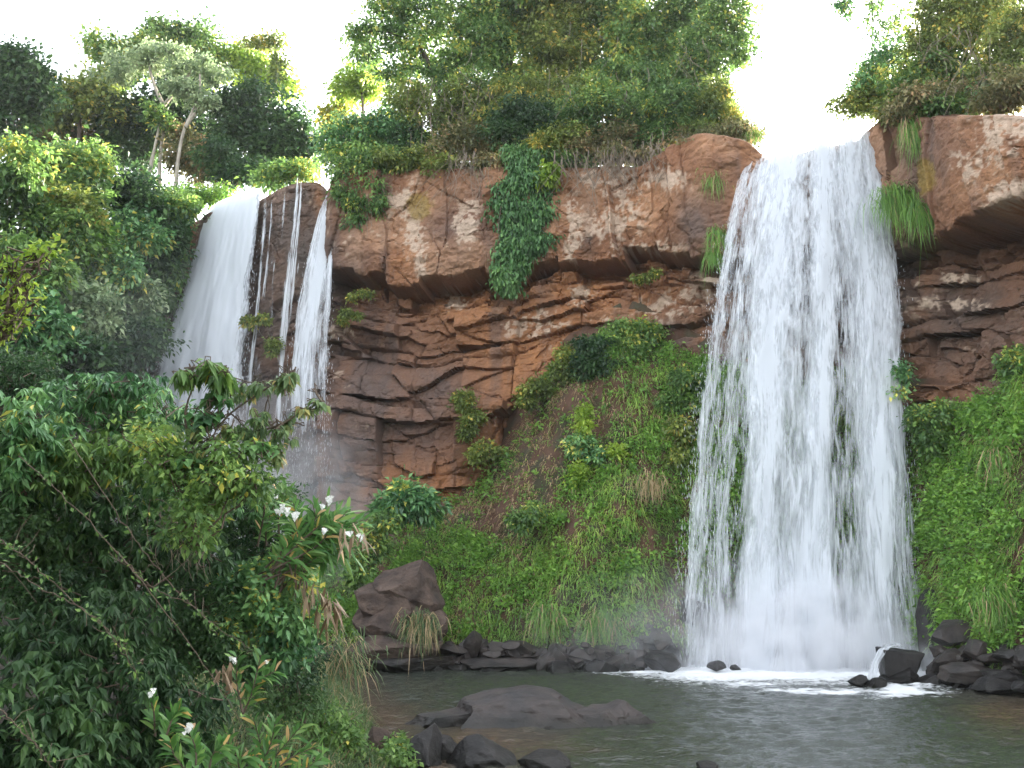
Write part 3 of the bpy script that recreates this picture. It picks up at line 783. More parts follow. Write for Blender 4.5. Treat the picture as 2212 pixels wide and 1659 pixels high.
# ------------------------------------------------------------------ foliage builders
def leafgeo(P, Dr, Nm, L, Wd, tone, style, droop=.15):
    """P base, Dr direction, Nm face normal; returns verts, faces, tone"""
    N_ = len(P)
    Nm = norm(Nm - Dr * np.sum(Nm * Dr, 1, keepdims=True))
    S = np.cross(Dr, Nm)
    L_, W_ = L[:, None], Wd[:, None]
    dz = np.array([0, 0, -1.0])
    q = np.arange(N_)[:, None]
    if style == 'quad':
        m = P + Dr * L_ * .5
        V = np.stack([P, m + S * W_ * .5 + Nm * W_ * .12, P + Dr * L_ + dz * L_ * droop, m - S * W_ * .5 + Nm * W_ * .12], 1)
        return V.reshape(-1, 3), [q * 4 + np.arange(4)[None]], np.repeat(tone, 4)
    m = P + Dr * L_ * .45 + dz * L_ * droop * .2 - Nm * W_ * .08
    s1 = P + Dr * L_ * .40 + dz * L_ * droop * .18
    V = np.stack([P, s1 + S * W_ * .5 + Nm * W_ * .10, s1 - S * W_ * .5 + Nm * W_ * .10, m, P + Dr * L_ * .93 + dz * L_ * droop], 1)
    b_ = q * 5
    return V.reshape(-1, 3), [np.concatenate([b_ + np.array([[0, 1, 3]]), b_ + np.array([[0, 3, 2]]), b_ + np.array([[3, 1, 4]]), b_ + np.array([[3, 4, 2]])])], np.repeat(tone, 5)

def ellipsoid_pts(rng, c, R, n, seed, power=.45, rough=.38):
    d = norm(rng.normal(0, 1, (n, 3)))
    rad = rng.random(n) ** power
    bump = 1 + rough * 2 * (vn(d[:, 0] * 1.9 + seed, d[:, 1] * 1.9, d[:, 2] * 1.9, seed) - .5)
    return c + d * R * (rad * bump)[:, None], d

LSC = 1.28                                   # leaves on the far side of the pool
def foliage(mb, rng, ells, rs=.42, cover=3.0, nleaf=70, L=.2, Wd=.09, style='quad', droop=.3, spread=.55, tonespan=.5, whorl=False, upn=.9):
    subs = []
    for (c, R) in ells:
        R = np.asarray(R, float)
        n = int(cover * 1.55 * R[0] * R[2] / rs ** 2) + 6
        sd_ = int(rng.integers(1, 9999))
        p, d = ellipsoid_pts(rng, c, R, n, sd_)
        btone = rng.normal(0, .12)
        st = np.clip(.45 + btone + rng.normal(0, tonespan * .45, n), .04, .9)
        cnt = np.maximum((nleaf * rng.uniform(.5, 1.4, n)).astype(int), 2)
        own = np.repeat(np.arange(n), cnt)
        M = len(own)
        r_ = rs * rng.uniform(.7, 1.35, n)[own]
        g = rng.normal(0, 1, (M, 3)) * np.array([1, 1, .7])
        if whorl:
            a = rng.random(M) * 2 * math.pi
            el = rng.normal(-.25 - droop * .6, .38, M)
            Dr = np.stack([np.cos(a) * np.cos(el), np.sin(a) * np.cos(el), np.sin(el)], -1)
            lp = p[own] + Dr * (r_ * .12)[:, None] + rng.normal(0, .07, (M, 3)) * r_[:, None]
            Nm = np.array([0, 0, 1.0]) + rng.normal(0, .35, (M, 3))
        else:
            lp = p[own] + g * (r_ * spread)[:, None]
            o_ = norm(g + .25 * d[own])
            Dr = norm(o_ * .8 + rng.normal(0, .55, (M, 3)) + np.array([0, 0, -droop]))
            Nm = np.array([0, 0, upn]) + o_ * .4 + rng.normal(0, .5, (M, 3))
        t = np.clip(st[own] + rng.normal(0, tonespan * .4, M), 0, .97)
        t = np.where(rng.random(M) < .004, 1.0, t)
        l_ = L * LSC * rng.uniform(.65, 1.3, M)
        V, Fc, tt = leafgeo(lp, Dr, Nm, l_, Wd * 1.2 * rng.uniform(.7, 1.25, M) * (l_ / L), t, style, droop * .5)
        mb.add(V, Fc, tt)
        subs.append(p)
    return subs

def blob(b, D):
    """(px,py,rx,ry[,dD[,depth]]) -> centre, radii"""
    d = D + (b[4] if len(b) > 4 else 0)
    s = mscale(d, b[1])
    rx, rz = b[2] * s, b[3] * s
    ry = b[5] if len(b) > 5 else max(.9, .75 * (rx + rz) / 2)
    return at(b[0], b[1], d), (rx, ry, rz)

def limbs(mb, rng, start, ells, subs, r0, twigs=5, tone=.5):
    for (c, R), s in zip(ells, subs):
        mid = (start + c) / 2 + rng.normal(0, .12, 3) * np.linalg.norm(c - start) * .5
        tube(mb, curve([start, mid, c], 8, .03, rng), r0, r0 * .4, 5, tone)
        for j in rng.choice(len(s), min(twigs, len(s)), replace=False):
            a = mid + (c - mid) * rng.uniform(.3, 1)
            tube(mb, curve([a, (a + s[j]) / 2 + rng.normal(0, .1, 3), s[j]], 6, .02, rng), r0 * .35, .01, 4, tone)

SEED = [100]
def plant(name, label, cat, D, blobs, mat, base=None, trunks=(), group=None, bark='brown', r=(.16, .07), limb_r=.05, twigs=5, crown='crown', wood='trunk', **kw):
    SEED[0] += 7
    rng = np.random.default_rng(SEED[0])
    ells = [blob(b, D) for b in blobs]
    if base is None:
        lo = ells[int(np.argmax([b[1] + b[3] for b in blobs]))]
        base3 = lo[0] - np.array([0, 0, lo[1][2]])
    else:
        base3 = at(base[0], base[1], D + (base[2] if len(base) > 2 else 0))
    t = thing(name, label, cat, base3, group)
    mb = MB()
    subs = foliage(mb, rng, ells, **kw)
    mb.build(crown, LEAFMATS[mat] if isinstance(mat, str) else mat, t)
    wb = MB()
    if trunks:
        ends = []
        for path in trunks:
            q = np.array([at(p[0], p[1], D + (p[2] if len(p) > 2 else 0)) for p in path])
            tube(wb, curve(q, 14), r[0], r[1], 7)
            ends += [q[-1], q[len(q) // 2]]
        for e, s in zip(ells, subs):
            k_ = int(np.argmin([np.linalg.norm(e[0] - x) for x in ends]))
            limbs(wb, rng, ends[k_], [e], [s], limb_r, twigs)
    else:
        limbs(wb, rng, base3, ells, subs, limb_r, twigs)
    wb.build(wood, BARK[bark], t)
    return t

def bush(label, D, blobs, mat, cat='bush', name='bush', **kw):
    kw.setdefault('limb_r', .03)
    return plant(name, label, cat, D, blobs, mat, crown='foliage', wood='stem', **kw)

def strips(mb, P, Dr, L, Wd, bend, tone, prof=(.75, 1, .7, 0), side=None, sweep=None):
    """bending blades: P base, Dr start direction; 7 verts each"""
    N_ = len(P)
    ref = np.array([[0.0, 0, 1.0]])
    S = norm(np.cross(Dr, np.broadcast_to(ref, Dr.shape)) + 1e-6) if side is None else norm(side)
    rows = []
    for t, w in zip((0, .34, .68, 1.0), prof):
        c = P + Dr * (L * t)[:, None] + np.array([0, 0, -1.0]) * (bend * L * t * t)[:, None]
        if sweep is not None:
            c = c + sweep * (L * t * t)[:, None]
        if w > 0:
            rows += [c + S * (Wd * w * .5)[:, None], c - S * (Wd * w * .5)[:, None]]
        else:
            rows += [c]
    V = np.stack(rows, 1).reshape(-1, 3)
    q = np.arange(N_)[:, None] * 7
    mb.add(V, [np.concatenate([q + np.array([[0, 1, 3, 2]]), q + np.array([[2, 3, 5, 4]])]), q + np.array([[4, 5, 6]])], np.repeat(tone, 7))

def tuft(label, c, out, n, L, Wd=.03, bend=.6, mat='grass', dry=.15, rad=.15, up=.5, cat='grass tuft', name='grass_tuft', tall=1.0, group=None, seed=None, wide=1.0):
    SEED[0] += 3
    rng = np.random.default_rng(SEED[0] if seed is None else seed)
    mb = MB()
    out = np.asarray(out, float)
    P = c + rng.normal(0, 1, (n, 3)) * np.array([rad * wide, rad * .6, rad * tall])
    Dr = norm(out * rng.uniform(.3, 1.1, n)[:, None] + np.array([0, 0, up]) + rng.normal(0, .42, (n, 3)) * np.array([1.2, .6, .8]))
    t = np.clip(rng.normal(.17, .16, n), 0, .78)
    t = np.where(rng.random(n) < dry, rng.uniform(.85, 1, n), t)
    strips(mb, P, Dr, L * rng.uniform(.5, 1.25, n), Wd * rng.uniform(.7, 1.3, n), bend * rng.uniform(.6, 1.5, n), t)
    o = mb.build(name, LEAFMATS[mat], None, c)
    return tag(o, label, cat, group)

# ------------------------------------------------------------------ trees far behind the left falls
GF = 'trees on the skyline beyond the far falls'
far = dict(rs=.75, nleaf=60, L=.30, Wd=.15, cover=3.2)
plant('tree', 'dark tree at the edge of the skyline with a narrow pointed side top', 'tree', 63, [(25, 170, 62, 62), (5, 245, 75, 70), (78, 150, 24, 40), (70, 225, 45, 45), (40, 120, 40, 30)], 'dark', (30, 330), [[(30, 330), (28, 250), (30, 190)]], GF, **far)
plant('tree', 'olive tree with a low rounded crown and sky gaps beneath it', 'tree', 70, [(150, 208, 60, 42), (205, 192, 55, 46), (128, 248, 42, 34), (235, 240, 50, 40)], 'olive', (170, 330), [[(170, 330), (172, 270), (180, 215)]], GF, **far)
plant('tree', 'tallest skyline tree with a dark domed top', 'tree', 76, [(365, 68, 50, 34), (425, 84, 62, 36), (330, 106, 62, 46), (400, 130, 90, 50)], 'mid', (390, 330), [[(390, 330), (388, 220), (380, 120)]], GF, **far)
plant('tree', 'ragged skyline tree whose branch tips reach out over the gap in the crowns', 'tree', 74, [(222, 108, 42, 30), (262, 148, 56, 38), (290, 110, 44, 30)], 'mid', (255, 330), [[(255, 330), (252, 240), (255, 150)]], GF, **far)
plant('tree', 'sunlit yellow green tree on the skyline beside the slender leaning trunk', 'tree', 78, [(505, 128, 66, 38), (565, 150, 52, 34), (470, 158, 50, 34), (600, 185, 42, 34)], 'lime', (540, 320), [[(540, 320), (535, 230), (530, 150)]], GF, **far)
pal = dict(rs=.45, nleaf=46, L=.24, Wd=.11, cover=1.9, bark='pale', limb_r=.05)
plant('tree', 'pale trunked tree with a wide flat grey green umbrella crown', 'tree', 66, [(320, 128, 100, 20), (415, 148, 88, 17), (262, 158, 46, 14), (360, 105, 60, 14), (455, 160, 40, 12)], 'pale', (345, 404), [[(345, 404), (346, 340), (354, 270), (354, 228)], [(354, 228), (332, 180), (322, 140)], [(354, 228), (385, 190), (410, 158)]], GF, r=(.15, .07), **pal)
plant('tree', 'forked pale trunked tree with small tiered grey green tufts', 'tree', 65, [(408, 196, 48, 16), (440, 222, 34, 13), (375, 190, 24, 12), (430, 205, 30, 12)], 'pale', (379, 408), [[(379, 408), (385, 345), (396, 285), (418, 235), (428, 205)], [(400, 275), (430, 225), (432, 160)]], GF, r=(.14, .06), **pal)
plant('tree', 'leaning pale trunk with a leafy foot at the end of the wooden railing', 'tree', 65.5, [(350, 262, 22, 16), (335, 240, 26, 18), (320, 385, 9, 16)], 'mid', (320, 396), [[(320, 396), (328, 350), (338, 300), (346, 262)]], GF, r=(.13, .06), **pal)
plant('tree', 'dense dark green tree behind the pale trunks', 'tree', 71, [(285, 238, 75, 54), (360, 262, 60, 60), (230, 275, 50, 45), (300, 320, 70, 50), (430, 285, 44, 50), (390, 190, 60, 34)], 'dark', (310, 400), [[(310, 400), (300, 320), (295, 260)]], GF, **far)
plant('tree', 'massive dark evergreen tree above the dark wet rock lip', 'tree', 67, [(545, 222, 60, 48), (610, 268, 62, 62), (520, 290, 70, 56), (655, 320, 34, 46), (590, 345, 78, 48), (490, 225, 40, 40)], 'dark', (590, 400), [[(590, 400), (580, 320), (570, 250)]], GF, **far)
plant('tree', 'slender pale leaning tree with a sparse tuft of leaves at its top', 'tree', 67.3, [(572, 88, 34, 13), (600, 92, 10, 18), (545, 96, 14, 9), (602, 128, 9, 16), (600, 165, 8, 12)], 'olive', (556, 330), [[(556, 330), (567, 262), (583, 225), (595, 175), (597, 105)]], GF, bark='pale', r=(.12, .05), rs=.4, nleaf=26, L=.26, Wd=.12, cover=1.6, limb_r=.03)
plant('tree', 'small sunlit orange tinged tree in the skyline gap beside the big cliff trees', 'tree', 74, [(718, 240, 34, 40), (700, 270, 24, 34), (745, 215, 26, 20)], 'sunlit_gold', (715, 320), [[(715, 320), (716, 270), (718, 235)]], GF, rs=.6, nleaf=30, L=.3, Wd=.14, cover=1.8)
plant('tree', 'sunlit yellow tree peeping out behind the big cliff trees', 'tree', 72, [(770, 162, 46, 26), (800, 185, 36, 26), (752, 190, 24, 14)], 'lime', (785, 320), [[(785, 320), (784, 240), (780, 180)]], GF, **far)
plant('tree', 'tree with a broad low crown filling the dip of the skyline', 'tree', 72, [(110, 285, 50, 34), (60, 300, 50, 40), (165, 290, 40, 40), (210, 320, 50, 40)], 'brownish', (110, 360), [[(110, 360), (112, 320), (115, 290)]], GF, **far)
ug = dict(rs=.6, nleaf=60, L=.26, Wd=.12, cover=2.6)
bush('brown thicket of dry undergrowth behind the pale trunks', 66.5, [(430, 350, 60, 46), (390, 320, 40, 46), (480, 375, 44, 28)], 'brownish', twigs=16, bark='twig', **ug)
bush('dark undergrowth between the brown thicket and the evergreen tree', 64, [(510, 372, 54, 30), (560, 378, 40, 24), (470, 330, 40, 40)], 'dark', **ug)
bush('olive undergrowth crowding the dark wet rock lip', 61, [(610, 372, 40, 18), (655, 365, 26, 22), (575, 388, 24, 12)], 'mid', **ug)
bush('low green shrub covering the ledge beside the far wide fall', 61.5, [(430, 425, 56, 14), (380, 420, 46, 14), (470, 418, 40, 9)], 'bright', rs=.45, nleaf=60, L=.2, Wd=.08, cover=3)

# ------------------------------------------------------------------ bushes clothing the steep hillside
hb = dict(rs=.62, nleaf=70, L=.26, Wd=.12, cover=3.2)
GH = 'bushes on the steep hillside'
for lab, D, bl, mt in [  # lighter leaf materials on several put the haze into their colour
    ('light green feathery bush topping the steep hillside', 52, [(130, 345, 80, 46), (200, 360, 56, 40), (170, 410, 70, 44)], 'mid'),
    ('light green bush at the upper edge of the hillside beside the dark tree', 47, [(40, 350, 62, 44), (20, 400, 60, 44)], 'mid'),
    ('dark bush under the railing', 56, [(290, 400, 46, 34), (260, 430, 50, 36), (310, 440, 46, 36)], 'dark'),
    ('yellowish green spreading bush on the hillside crest', 50, [(110, 430, 64, 40), (175, 455, 60, 36)], 'olive'),
    ('grey green bush on the shoulder of the hillside', 58, [(350, 452, 48, 34), (395, 450, 36, 30), (330, 485, 40, 30)], 'mid'),
    ('large mid green bush halfway up the hillside', 49, [(60, 480, 80, 46), (130, 500, 66, 46)], 'mid'),
    ('bush with a pale look below the shoulder', 55, [(270, 490, 62, 40), (320, 525, 46, 36)], 'bluegreen'),
    ('bush with drooping bright tips in the middle of the hillside', 51, [(200, 520, 64, 42), (150, 555, 60, 40)], 'bright'),
    ('dark bush in the hollow beside the bare brown rock', 57, [(345, 560, 36, 44), (385, 520, 24, 34)], 'dark'),
    ('green bush tucked in below the large mid green one', 46, [(30, 560, 76, 46), (90, 590, 60, 44)], 'mid'),
    ('blue green bush with a rounded top low on the hillside', 52, [(260, 590, 62, 46), (215, 625, 56, 44)], 'bluegreen'),
    ('haze paled bush overhanging the shaded lower hillside', 49, [(140, 640, 70, 50), (190, 680, 60, 44)], 'pale'),
    ('grey leaved bush standing out pale low on the hillside', 53, [(268, 690, 44, 38), (300, 650, 40, 40)], 'pale'),
    ('bush at the foot of the hillside beneath the grey leaved one', 51, [(250, 755, 60, 44), (310, 735, 40, 46)], 'dark'),
    ('shadowed bush behind the pale green branch tips', 44, [(40, 670, 80, 56), (100, 715, 70, 50)], 'bluegreen'),
    ('deep green bush in the lowest corner of the hillside', 46, [(120, 770, 80, 46), (190, 770, 60, 44), (40, 770, 70, 46)], 'dark'),
    ('sparse bush clinging to the brown rock beside the far wide fall', 57.5, [(345, 640, 22, 40), (375, 580, 14, 30), (330, 720, 22, 36)], 'mid'),
]:
    bush(lab, D, bl, mt, group=GH, bark='twig', twigs=7, **hb)

# ------------------------------------------------------------------ trees and thicket on top of the central cliff
GC_ = 'trees crowning the central cliff'
ct = dict(rs=.50, nleaf=72, L=.22, Wd=.10, cover=3.0)
lacy = dict(rs=.46, nleaf=48, L=.20, Wd=.10, cover=1.9)
plant('tree', 'big lacy tree whose branches reach out against the sky above the far falls', 'tree', 57.5, [(825, 55, 66, 48), (895, 105, 70, 60), (785, 118, 42, 22), (990, 50, 96, 62), (945, 175, 74, 54), (768, 72, 28, 18), (850, 10, 70, 36), (920, 20, 80, 50), (862, 165, 56, 28), (1000, 120, 60, 60)], 'mid', (965, 345), [[(965, 345), (958, 250), (930, 150), (900, 90)], [(955, 240), (985, 140), (1000, 60)]], GC_, bark='dark', r=(.3, .12), **lacy)
plant('tree', 'vine draped tree leaning over the rock edge beside the lacy tree', 'tree', 56, [(930, 245, 74, 44), (885, 212, 60, 40), (1000, 225, 50, 46), (960, 300, 46, 30)], 'olive', (985, 360), [[(985, 360), (975, 300), (945, 240)]], GC_, bark='twig', r=(.16, .06), rs=.46, nleaf=60, L=.2, Wd=.08, cover=2.2, twigs=12)
plant('tree', 'tree with a black forked trunk showing in a shadowed gap', 'tree', 58, [(1115, 40, 90, 52), (1060, 100, 36, 60), (1130, 150, 50, 50), (1050, 20, 60, 40), (1070, 90, 50, 70, -1), (1100, 10, 80, 50, -1)], 'mid', (1085, 330), [[(1085, 330), (1086, 220), (1078, 120), (1070, 40)], [(1086, 230), (1100, 140), (1125, 60)]], GC_, bark='dark', r=(.30, .14), **ct)
plant('tree', 'yellow olive tree with a tall full crown in the middle of the clump', 'tree', 57, [(1195, 95, 84, 66), (1270, 50, 84, 62), (1150, 180, 66, 52), (1210, 10, 90, 40), (1260, 130, 70, 50), (1210, 200, 60, 40)], 'olive', (1220, 330), [[(1220, 330), (1215, 220), (1220, 100)]], GC_, **ct)
plant('tree', 'feathery tree with thin pale stems and drooping leaves beside the sky gap', 'tree', 56.5, [(1395, 50, 90, 64), (1480, 30, 72, 56), (1350, 110, 70, 56), (1440, 120, 70, 52), (1330, 20, 60, 46)], 'mid', (1400, 330), [[(1400, 330), (1405, 200), (1398, 60)], [(1402, 250), (1450, 140), (1478, 40)]], GC_, bark='twig', r=(.12, .05), twigs=10, **ct)
plant('tree', 'dark tree at the end of the clump with airy twigs reaching over the broad fall', 'tree', 54.5, [(1545, 70, 62, 62), (1595, 60, 32, 34), (1600, 110, 30, 26), (1535, 150, 56, 54), (1575, 15, 44, 30), (1500, 110, 46, 56)], 'mid', (1545, 300), [[(1545, 300), (1542, 200), (1548, 90)]], GC_, bark='dark', rs=.44, nleaf=56, L=.2, Wd=.09, cover=2.4)
bu = dict(rs=.42, nleaf=70, L=.18, Wd=.075, cover=3.0)
GB_ = 'bushes along the top of the central cliff'
for lab, D, bl, mt, kw in [
    ('wide bush of drooping narrow leaves under the feathery tree', 53.5, [(1310, 215, 88, 46), (1380, 245, 70, 40), (1260, 250, 56, 34)], 'mid', {}),
    ('bush with hanging sprays at the edge above the dry roots', 52.5, [(1450, 225, 70, 48), (1500, 260, 54, 36), (1420, 285, 46, 26)], 'mid', {}),
    ('bush at the cliff corner nearest the broad fall', 52, [(1545, 215, 42, 52), (1570, 255, 26, 36), (1520, 285, 40, 16)], 'olive', {}),
    ('dark low bush over the orange rock corner', 52, [(1580, 285, 30, 12), (1605, 282, 30, 10), (1625, 292, 18, 10)], 'brownish', {}),
    ('grey green bush spilling over the lip above the veil of water', 56, [(770, 285, 56, 40), (725, 310, 40, 50), (830, 270, 50, 36)], 'bluegreen', {}),
    ('leafy bush hanging far down the rock beside the veil of water', 55, [(775, 355, 66, 46), (755, 410, 44, 44), (810, 425, 30, 44), (840, 350, 40, 44), (772, 462, 22, 28), (822, 460, 15, 24)], 'mid', {'droop': .6}),
    ('bush in deep shade between the hanging bush and the vine draped tree', 56, [(880, 300, 46, 46), (870, 340, 36, 26), (905, 335, 30, 30)], 'dark', {}),
    ('brown tangled bush of vines and dead stems at the rock edge', 54.8, [(1010, 305, 66, 40), (950, 340, 44, 26), (1050, 340, 40, 30)], 'brownish', {'twigs': 26}),
    ('small broad leaved bush nodding over the bare upper rock', 54.3, [(925, 362, 26, 20), (900, 335, 24, 18), (960, 358, 18, 12)], 'olive', {}),
    ('bush with glossy leaves above the ivy curtain', 53.8, [(1110, 275, 60, 40), (1170, 265, 54, 38), (1130, 240, 60, 34)], 'dark', {}),
    ('bush with yellowing leaves above the ivy curtain', 53.4, [(1210, 300, 54, 26), (1160, 315, 30, 18), (1250, 290, 36, 22)], 'olive', {}),
    ('brown leafed fringe of brush over the dry roots', 53, [(1330, 300, 60, 24), (1270, 320, 40, 18), (1400, 318, 46, 18)], 'brownish', {'twigs': 26}),
    ('brown leafed brush beside the orange rock corner', 52.3, [(1460, 318, 36, 14), (1490, 300, 40, 14)], 'brownish', {'twigs': 18}),
]:
    k2 = dict(bu); k2.update(kw)
    bush(lab, D, bl, mt, group=GB_, bark='twig', **k2)

fr_ = dict(rs=.34, nleaf=60, L=.17, Wd=.07, cover=2.4, twigs=14, droop=.6)
for lab, D, bl, mt in [
    ('mixed low brush along the rock edge right above the bare upper rock', 54.6, [(890, 362, 50, 16), (960, 366, 40, 14), (840, 350, 40, 20)], 'olive'),
    ('dull brush with hanging stems over the rock edge by the ivy curtain', 54.0, [(1030, 362, 50, 16), (1080, 352, 40, 18)], 'brownish'),
    ('low fringe of drooping brush on the edge above the long dry roots', 53.2, [(1215, 338, 50, 16), (1270, 345, 44, 13)], 'mid'),
    ('low fringe of dry brush over the pale lichened rock', 52.4, [(1330, 335, 50, 15), (1390, 340, 44, 13)], 'brownish'),
    ('ragged brush hanging over the orange rock corner nearest the broad fall', 50.6, [(1540, 300, 40, 14), (1590, 292, 34, 12), (1505, 312, 30, 14), (1570, 280, 40, 16)], 'brownish'),
    ('low green fringe at the edge beside the orange rock corner', 51.6, [(1450, 335, 40, 12), (1490, 322, 30, 12)], 'olive'),
    ('olive bush of narrow leaves behind the rock edge under the yellow olive tree', 55.5, [(1190, 240, 80, 40), (1120, 215, 70, 44), (1240, 215, 60, 50), (1060, 260, 60, 40)], 'olive'),
    ('leafy bush below the black forked trunk', 56.4, [(1075, 230, 60, 40), (1040, 190, 50, 50), (1130, 190, 50, 36)], 'mid'),
    ('deep green bush in the thick of the clump under the feathery tree', 55, [(1400, 180, 80, 44), (1330, 165, 60, 50), (1470, 170, 60, 44)], 'mid'),
]:
    bush(lab, D, bl, mt, group=GB_, bark='twig', **fr_)
fr2 = dict(rs=.40, nleaf=66, L=.19, Wd=.08, cover=2.8, twigs=8)
for lab, D, bl, mt in [
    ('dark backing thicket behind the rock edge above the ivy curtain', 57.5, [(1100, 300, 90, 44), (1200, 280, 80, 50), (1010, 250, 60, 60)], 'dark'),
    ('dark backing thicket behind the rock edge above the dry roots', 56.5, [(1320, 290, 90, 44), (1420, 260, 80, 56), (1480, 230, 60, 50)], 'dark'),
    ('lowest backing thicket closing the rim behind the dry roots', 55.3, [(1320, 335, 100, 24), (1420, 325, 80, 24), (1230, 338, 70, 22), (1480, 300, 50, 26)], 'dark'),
    ('shady thicket behind the hanging leafy bush', 58, [(800, 320, 70, 44), (860, 270, 50, 50), (900, 320, 60, 40)], 'mid'),
    ('bushy green shoulder of the clump next to the bright gap', 54.6, [(1520, 210, 56, 44), (1550, 250, 40, 30), (1500, 170, 50, 40)], 'mid'),
]:
    bush(lab, D, bl, mt, group=GB_, bark='twig', **fr2)
for lab, D, bl, mt in [
    ('low olive brush along the rim beside the broad fall', 46.8, [(1930, 236, 36, 14), (1975, 232, 36, 18), (1905, 242, 20, 9)], 'olive'),
    ('low green brush on the rim over the pale outcrop', 44.4, [(2040, 228, 50, 20), (2100, 222, 44, 20)], 'mid'),
    ('brown stemmed brush on the rim at the outer end of the outcrop', 42.6, [(2160, 212, 50, 24), (2215, 205, 40, 26)], 'brownish'),
    ('dark thicket deep behind the rim brush', 48, [(2060, 190, 90, 44), (2150, 170, 80, 50), (1970, 205, 50, 34)], 'dark'),
]:
    bush(lab, D, bl, mt, group='thicket above the overhanging cliff', bark='twig', **fr2)
# ivy curtain down the rock
bush('thick dark green ivy curtain hanging down the middle of the cliff', 53.2, [(1130, 345, 40, 40, 0, .5), (1135, 400, 64, 50, 0, .55), (1120, 460, 60, 50, 0, .55), (1150, 470, 54, 50, 0, .55), (1115, 520, 54, 46, .05, .5), (1155, 520, 36, 30, 0, .5), (1105, 570, 38, 38, .2, .45), (1092, 610, 18, 28, .3, .4)], 'ivy',
     cat='ivy', name='ivy', rs=.36, nleaf=80, L=.15, Wd=.09, cover=3.2, droop=1.1, tonespan=.3, twigs=4)
bush('sprig of big yellow leaves sticking out beside the ivy curtain', 52.7, [(1178, 388, 26, 9, 0, .3), (1186, 365, 14, 12, 0, .3)], 'lime', cat='plant', name='plant', rs=.25, nleaf=16, L=.34, Wd=.17, cover=2.2, droop=.7)

# dry roots hanging over the edge
def roots(label, px0, px1, py, n, ln, D, seed, sd=14, rr=(.012, .028)):
    rng = np.random.default_rng(seed)
    mb = MB()
    for k_ in range(n):
        x = rng.uniform(px0, px1)
        p = at(x, py + rng.normal(0, sd), D + rng.normal(.1, .25))
        L = ln * rng.uniform(.15, 1.2)
        d = np.array([rng.normal(0, .45), rng.normal(-.05, .1), -1.0])
        tube(mb, curve([p + np.array([0, .2, .4]), p, p + d * L * .5 + rng.normal(0, .12, 3) * np.array([1, .3, 1]), p + d * L + rng.normal(0, .2, 3) * np.array([1, .3, .4])], 9, .02, rng), rng.uniform(*rr), .008, 4, rng.uniform(.3, .7))
    o = mb.build('hanging_roots', BARK['twig'], None, at((px0 + px1) / 2, py, D))
    return tag(o, label, 'roots', 'dry roots hanging over the cliff edge')
roots('long dry roots trailing down the rock next to the ivy curtain', 1195, 1290, 345, 40, 2.2, 52.4, 1)
roots('matted grey roots hanging over the pale lichened rock', 1290, 1400, 345, 90, 1.7, 51.5, 2)
roots('matted brown roots hanging beside the orange rock corner', 1400, 1510, 335, 90, 1.6, 50.8, 3)
roots('thin vines dangling from the brown tangled bush', 960, 1070, 350, 60, 2.2, 53.5, 4)
roots('thin vines dangling from the hanging leafy bush', 740, 850, 420, 24, 2.0, 54.6, 5)
roots('vines strung through the vine draped tree', 880, 1080, 230, 50, 2.4, 54.9, 6, 50, (.012, .024))

# ------------------------------------------------------------------ thicket on top of the right cliff
rb = dict(rs=.42, nleaf=70, L=.17, Wd=.075, cover=3.0)
GR = 'thicket above the overhanging cliff'
for lab, D, bl, mt, kw in [
    ('tall olive green bush rising highest above the overhanging cliff', 46.5, [(2080, 70, 100, 70), (2000, 110, 60, 56), (2140, 20, 80, 60), (2040, 20, 70, 50)], 'olive', {}),
    ('dense green bush at the outer end of the thicket above the overhang', 44, [(2190, 90, 60, 66), (2170, 150, 70, 46), (2230, 40, 60, 60)], 'olive', {}),
    ('sloping green bush in the middle of the thicket', 46.5, [(1985, 165, 76, 44), (2060, 150, 70, 46)], 'mid', {}),
    ('ragged bush at the brink of the broad fall', 48.5, [(1850, 218, 50, 22), (1895, 195, 50, 34), (1830, 232, 34, 14), (1885, 235, 50, 12)], 'olive', {}),
    ('dark upright bush with thin shoots against the bright sky', 48.2, [(1860, 185, 24, 26), (1885, 150, 26, 30), (1900, 110, 16, 26), (1930, 130, 26, 40)], 'bluegreen', {'cover': 2.0}),
    ('brown twiggy bush along the upper rock edge', 45.0, [(2040, 205, 76, 24), (1975, 215, 50, 20), (2110, 205, 50, 30), (1950, 235, 40, 12)], 'brownish', {'twigs': 24}),
    ('brown twiggy bush hanging over the pale outcrop', 42.6, [(2160, 200, 60, 34), (2215, 180, 50, 40)], 'brownish', {'twigs': 24}),
]:
    k2 = dict(rb); k2.update(kw)
    bush(lab, D, bl, mt, group=GR, bark='twig', **k2)
plant('tree', 'thin young tree with a few sparse leaves standing against the sky beside the thicket', 'tree', 48.6, [(1885, 10, 18, 12), (1882, 45, 20, 9), (1890, 75, 14, 9), (1940, 40, 26, 30), (1930, 80, 22, 20)], 'mid', (1888, 215), [[(1888, 215), (1884, 120), (1884, 0)], [(1900, 190), (1935, 100), (1945, 20)]], GR, bark='twig', r=(.06, .03), limb_r=.02, rs=.3, nleaf=18, L=.2, Wd=.08, cover=1.3)
plant('tree', 'wispy branch tip of a tall tree hanging in the bright gap above the broad fall', 'tree', 48.8, [(1818, 18, 16, 14), (1812, 5, 16, 8), (1832, 28, 8, 5)], 'bluegreen', (1850, 250), [[(1850, 250), (1852, 200), (1845, 100), (1825, -20), (1815, 5)]], GR, bark='twig', r=(.035, .012), limb_r=.01, rs=.25, nleaf=16, L=.18, Wd=.08, cover=2)

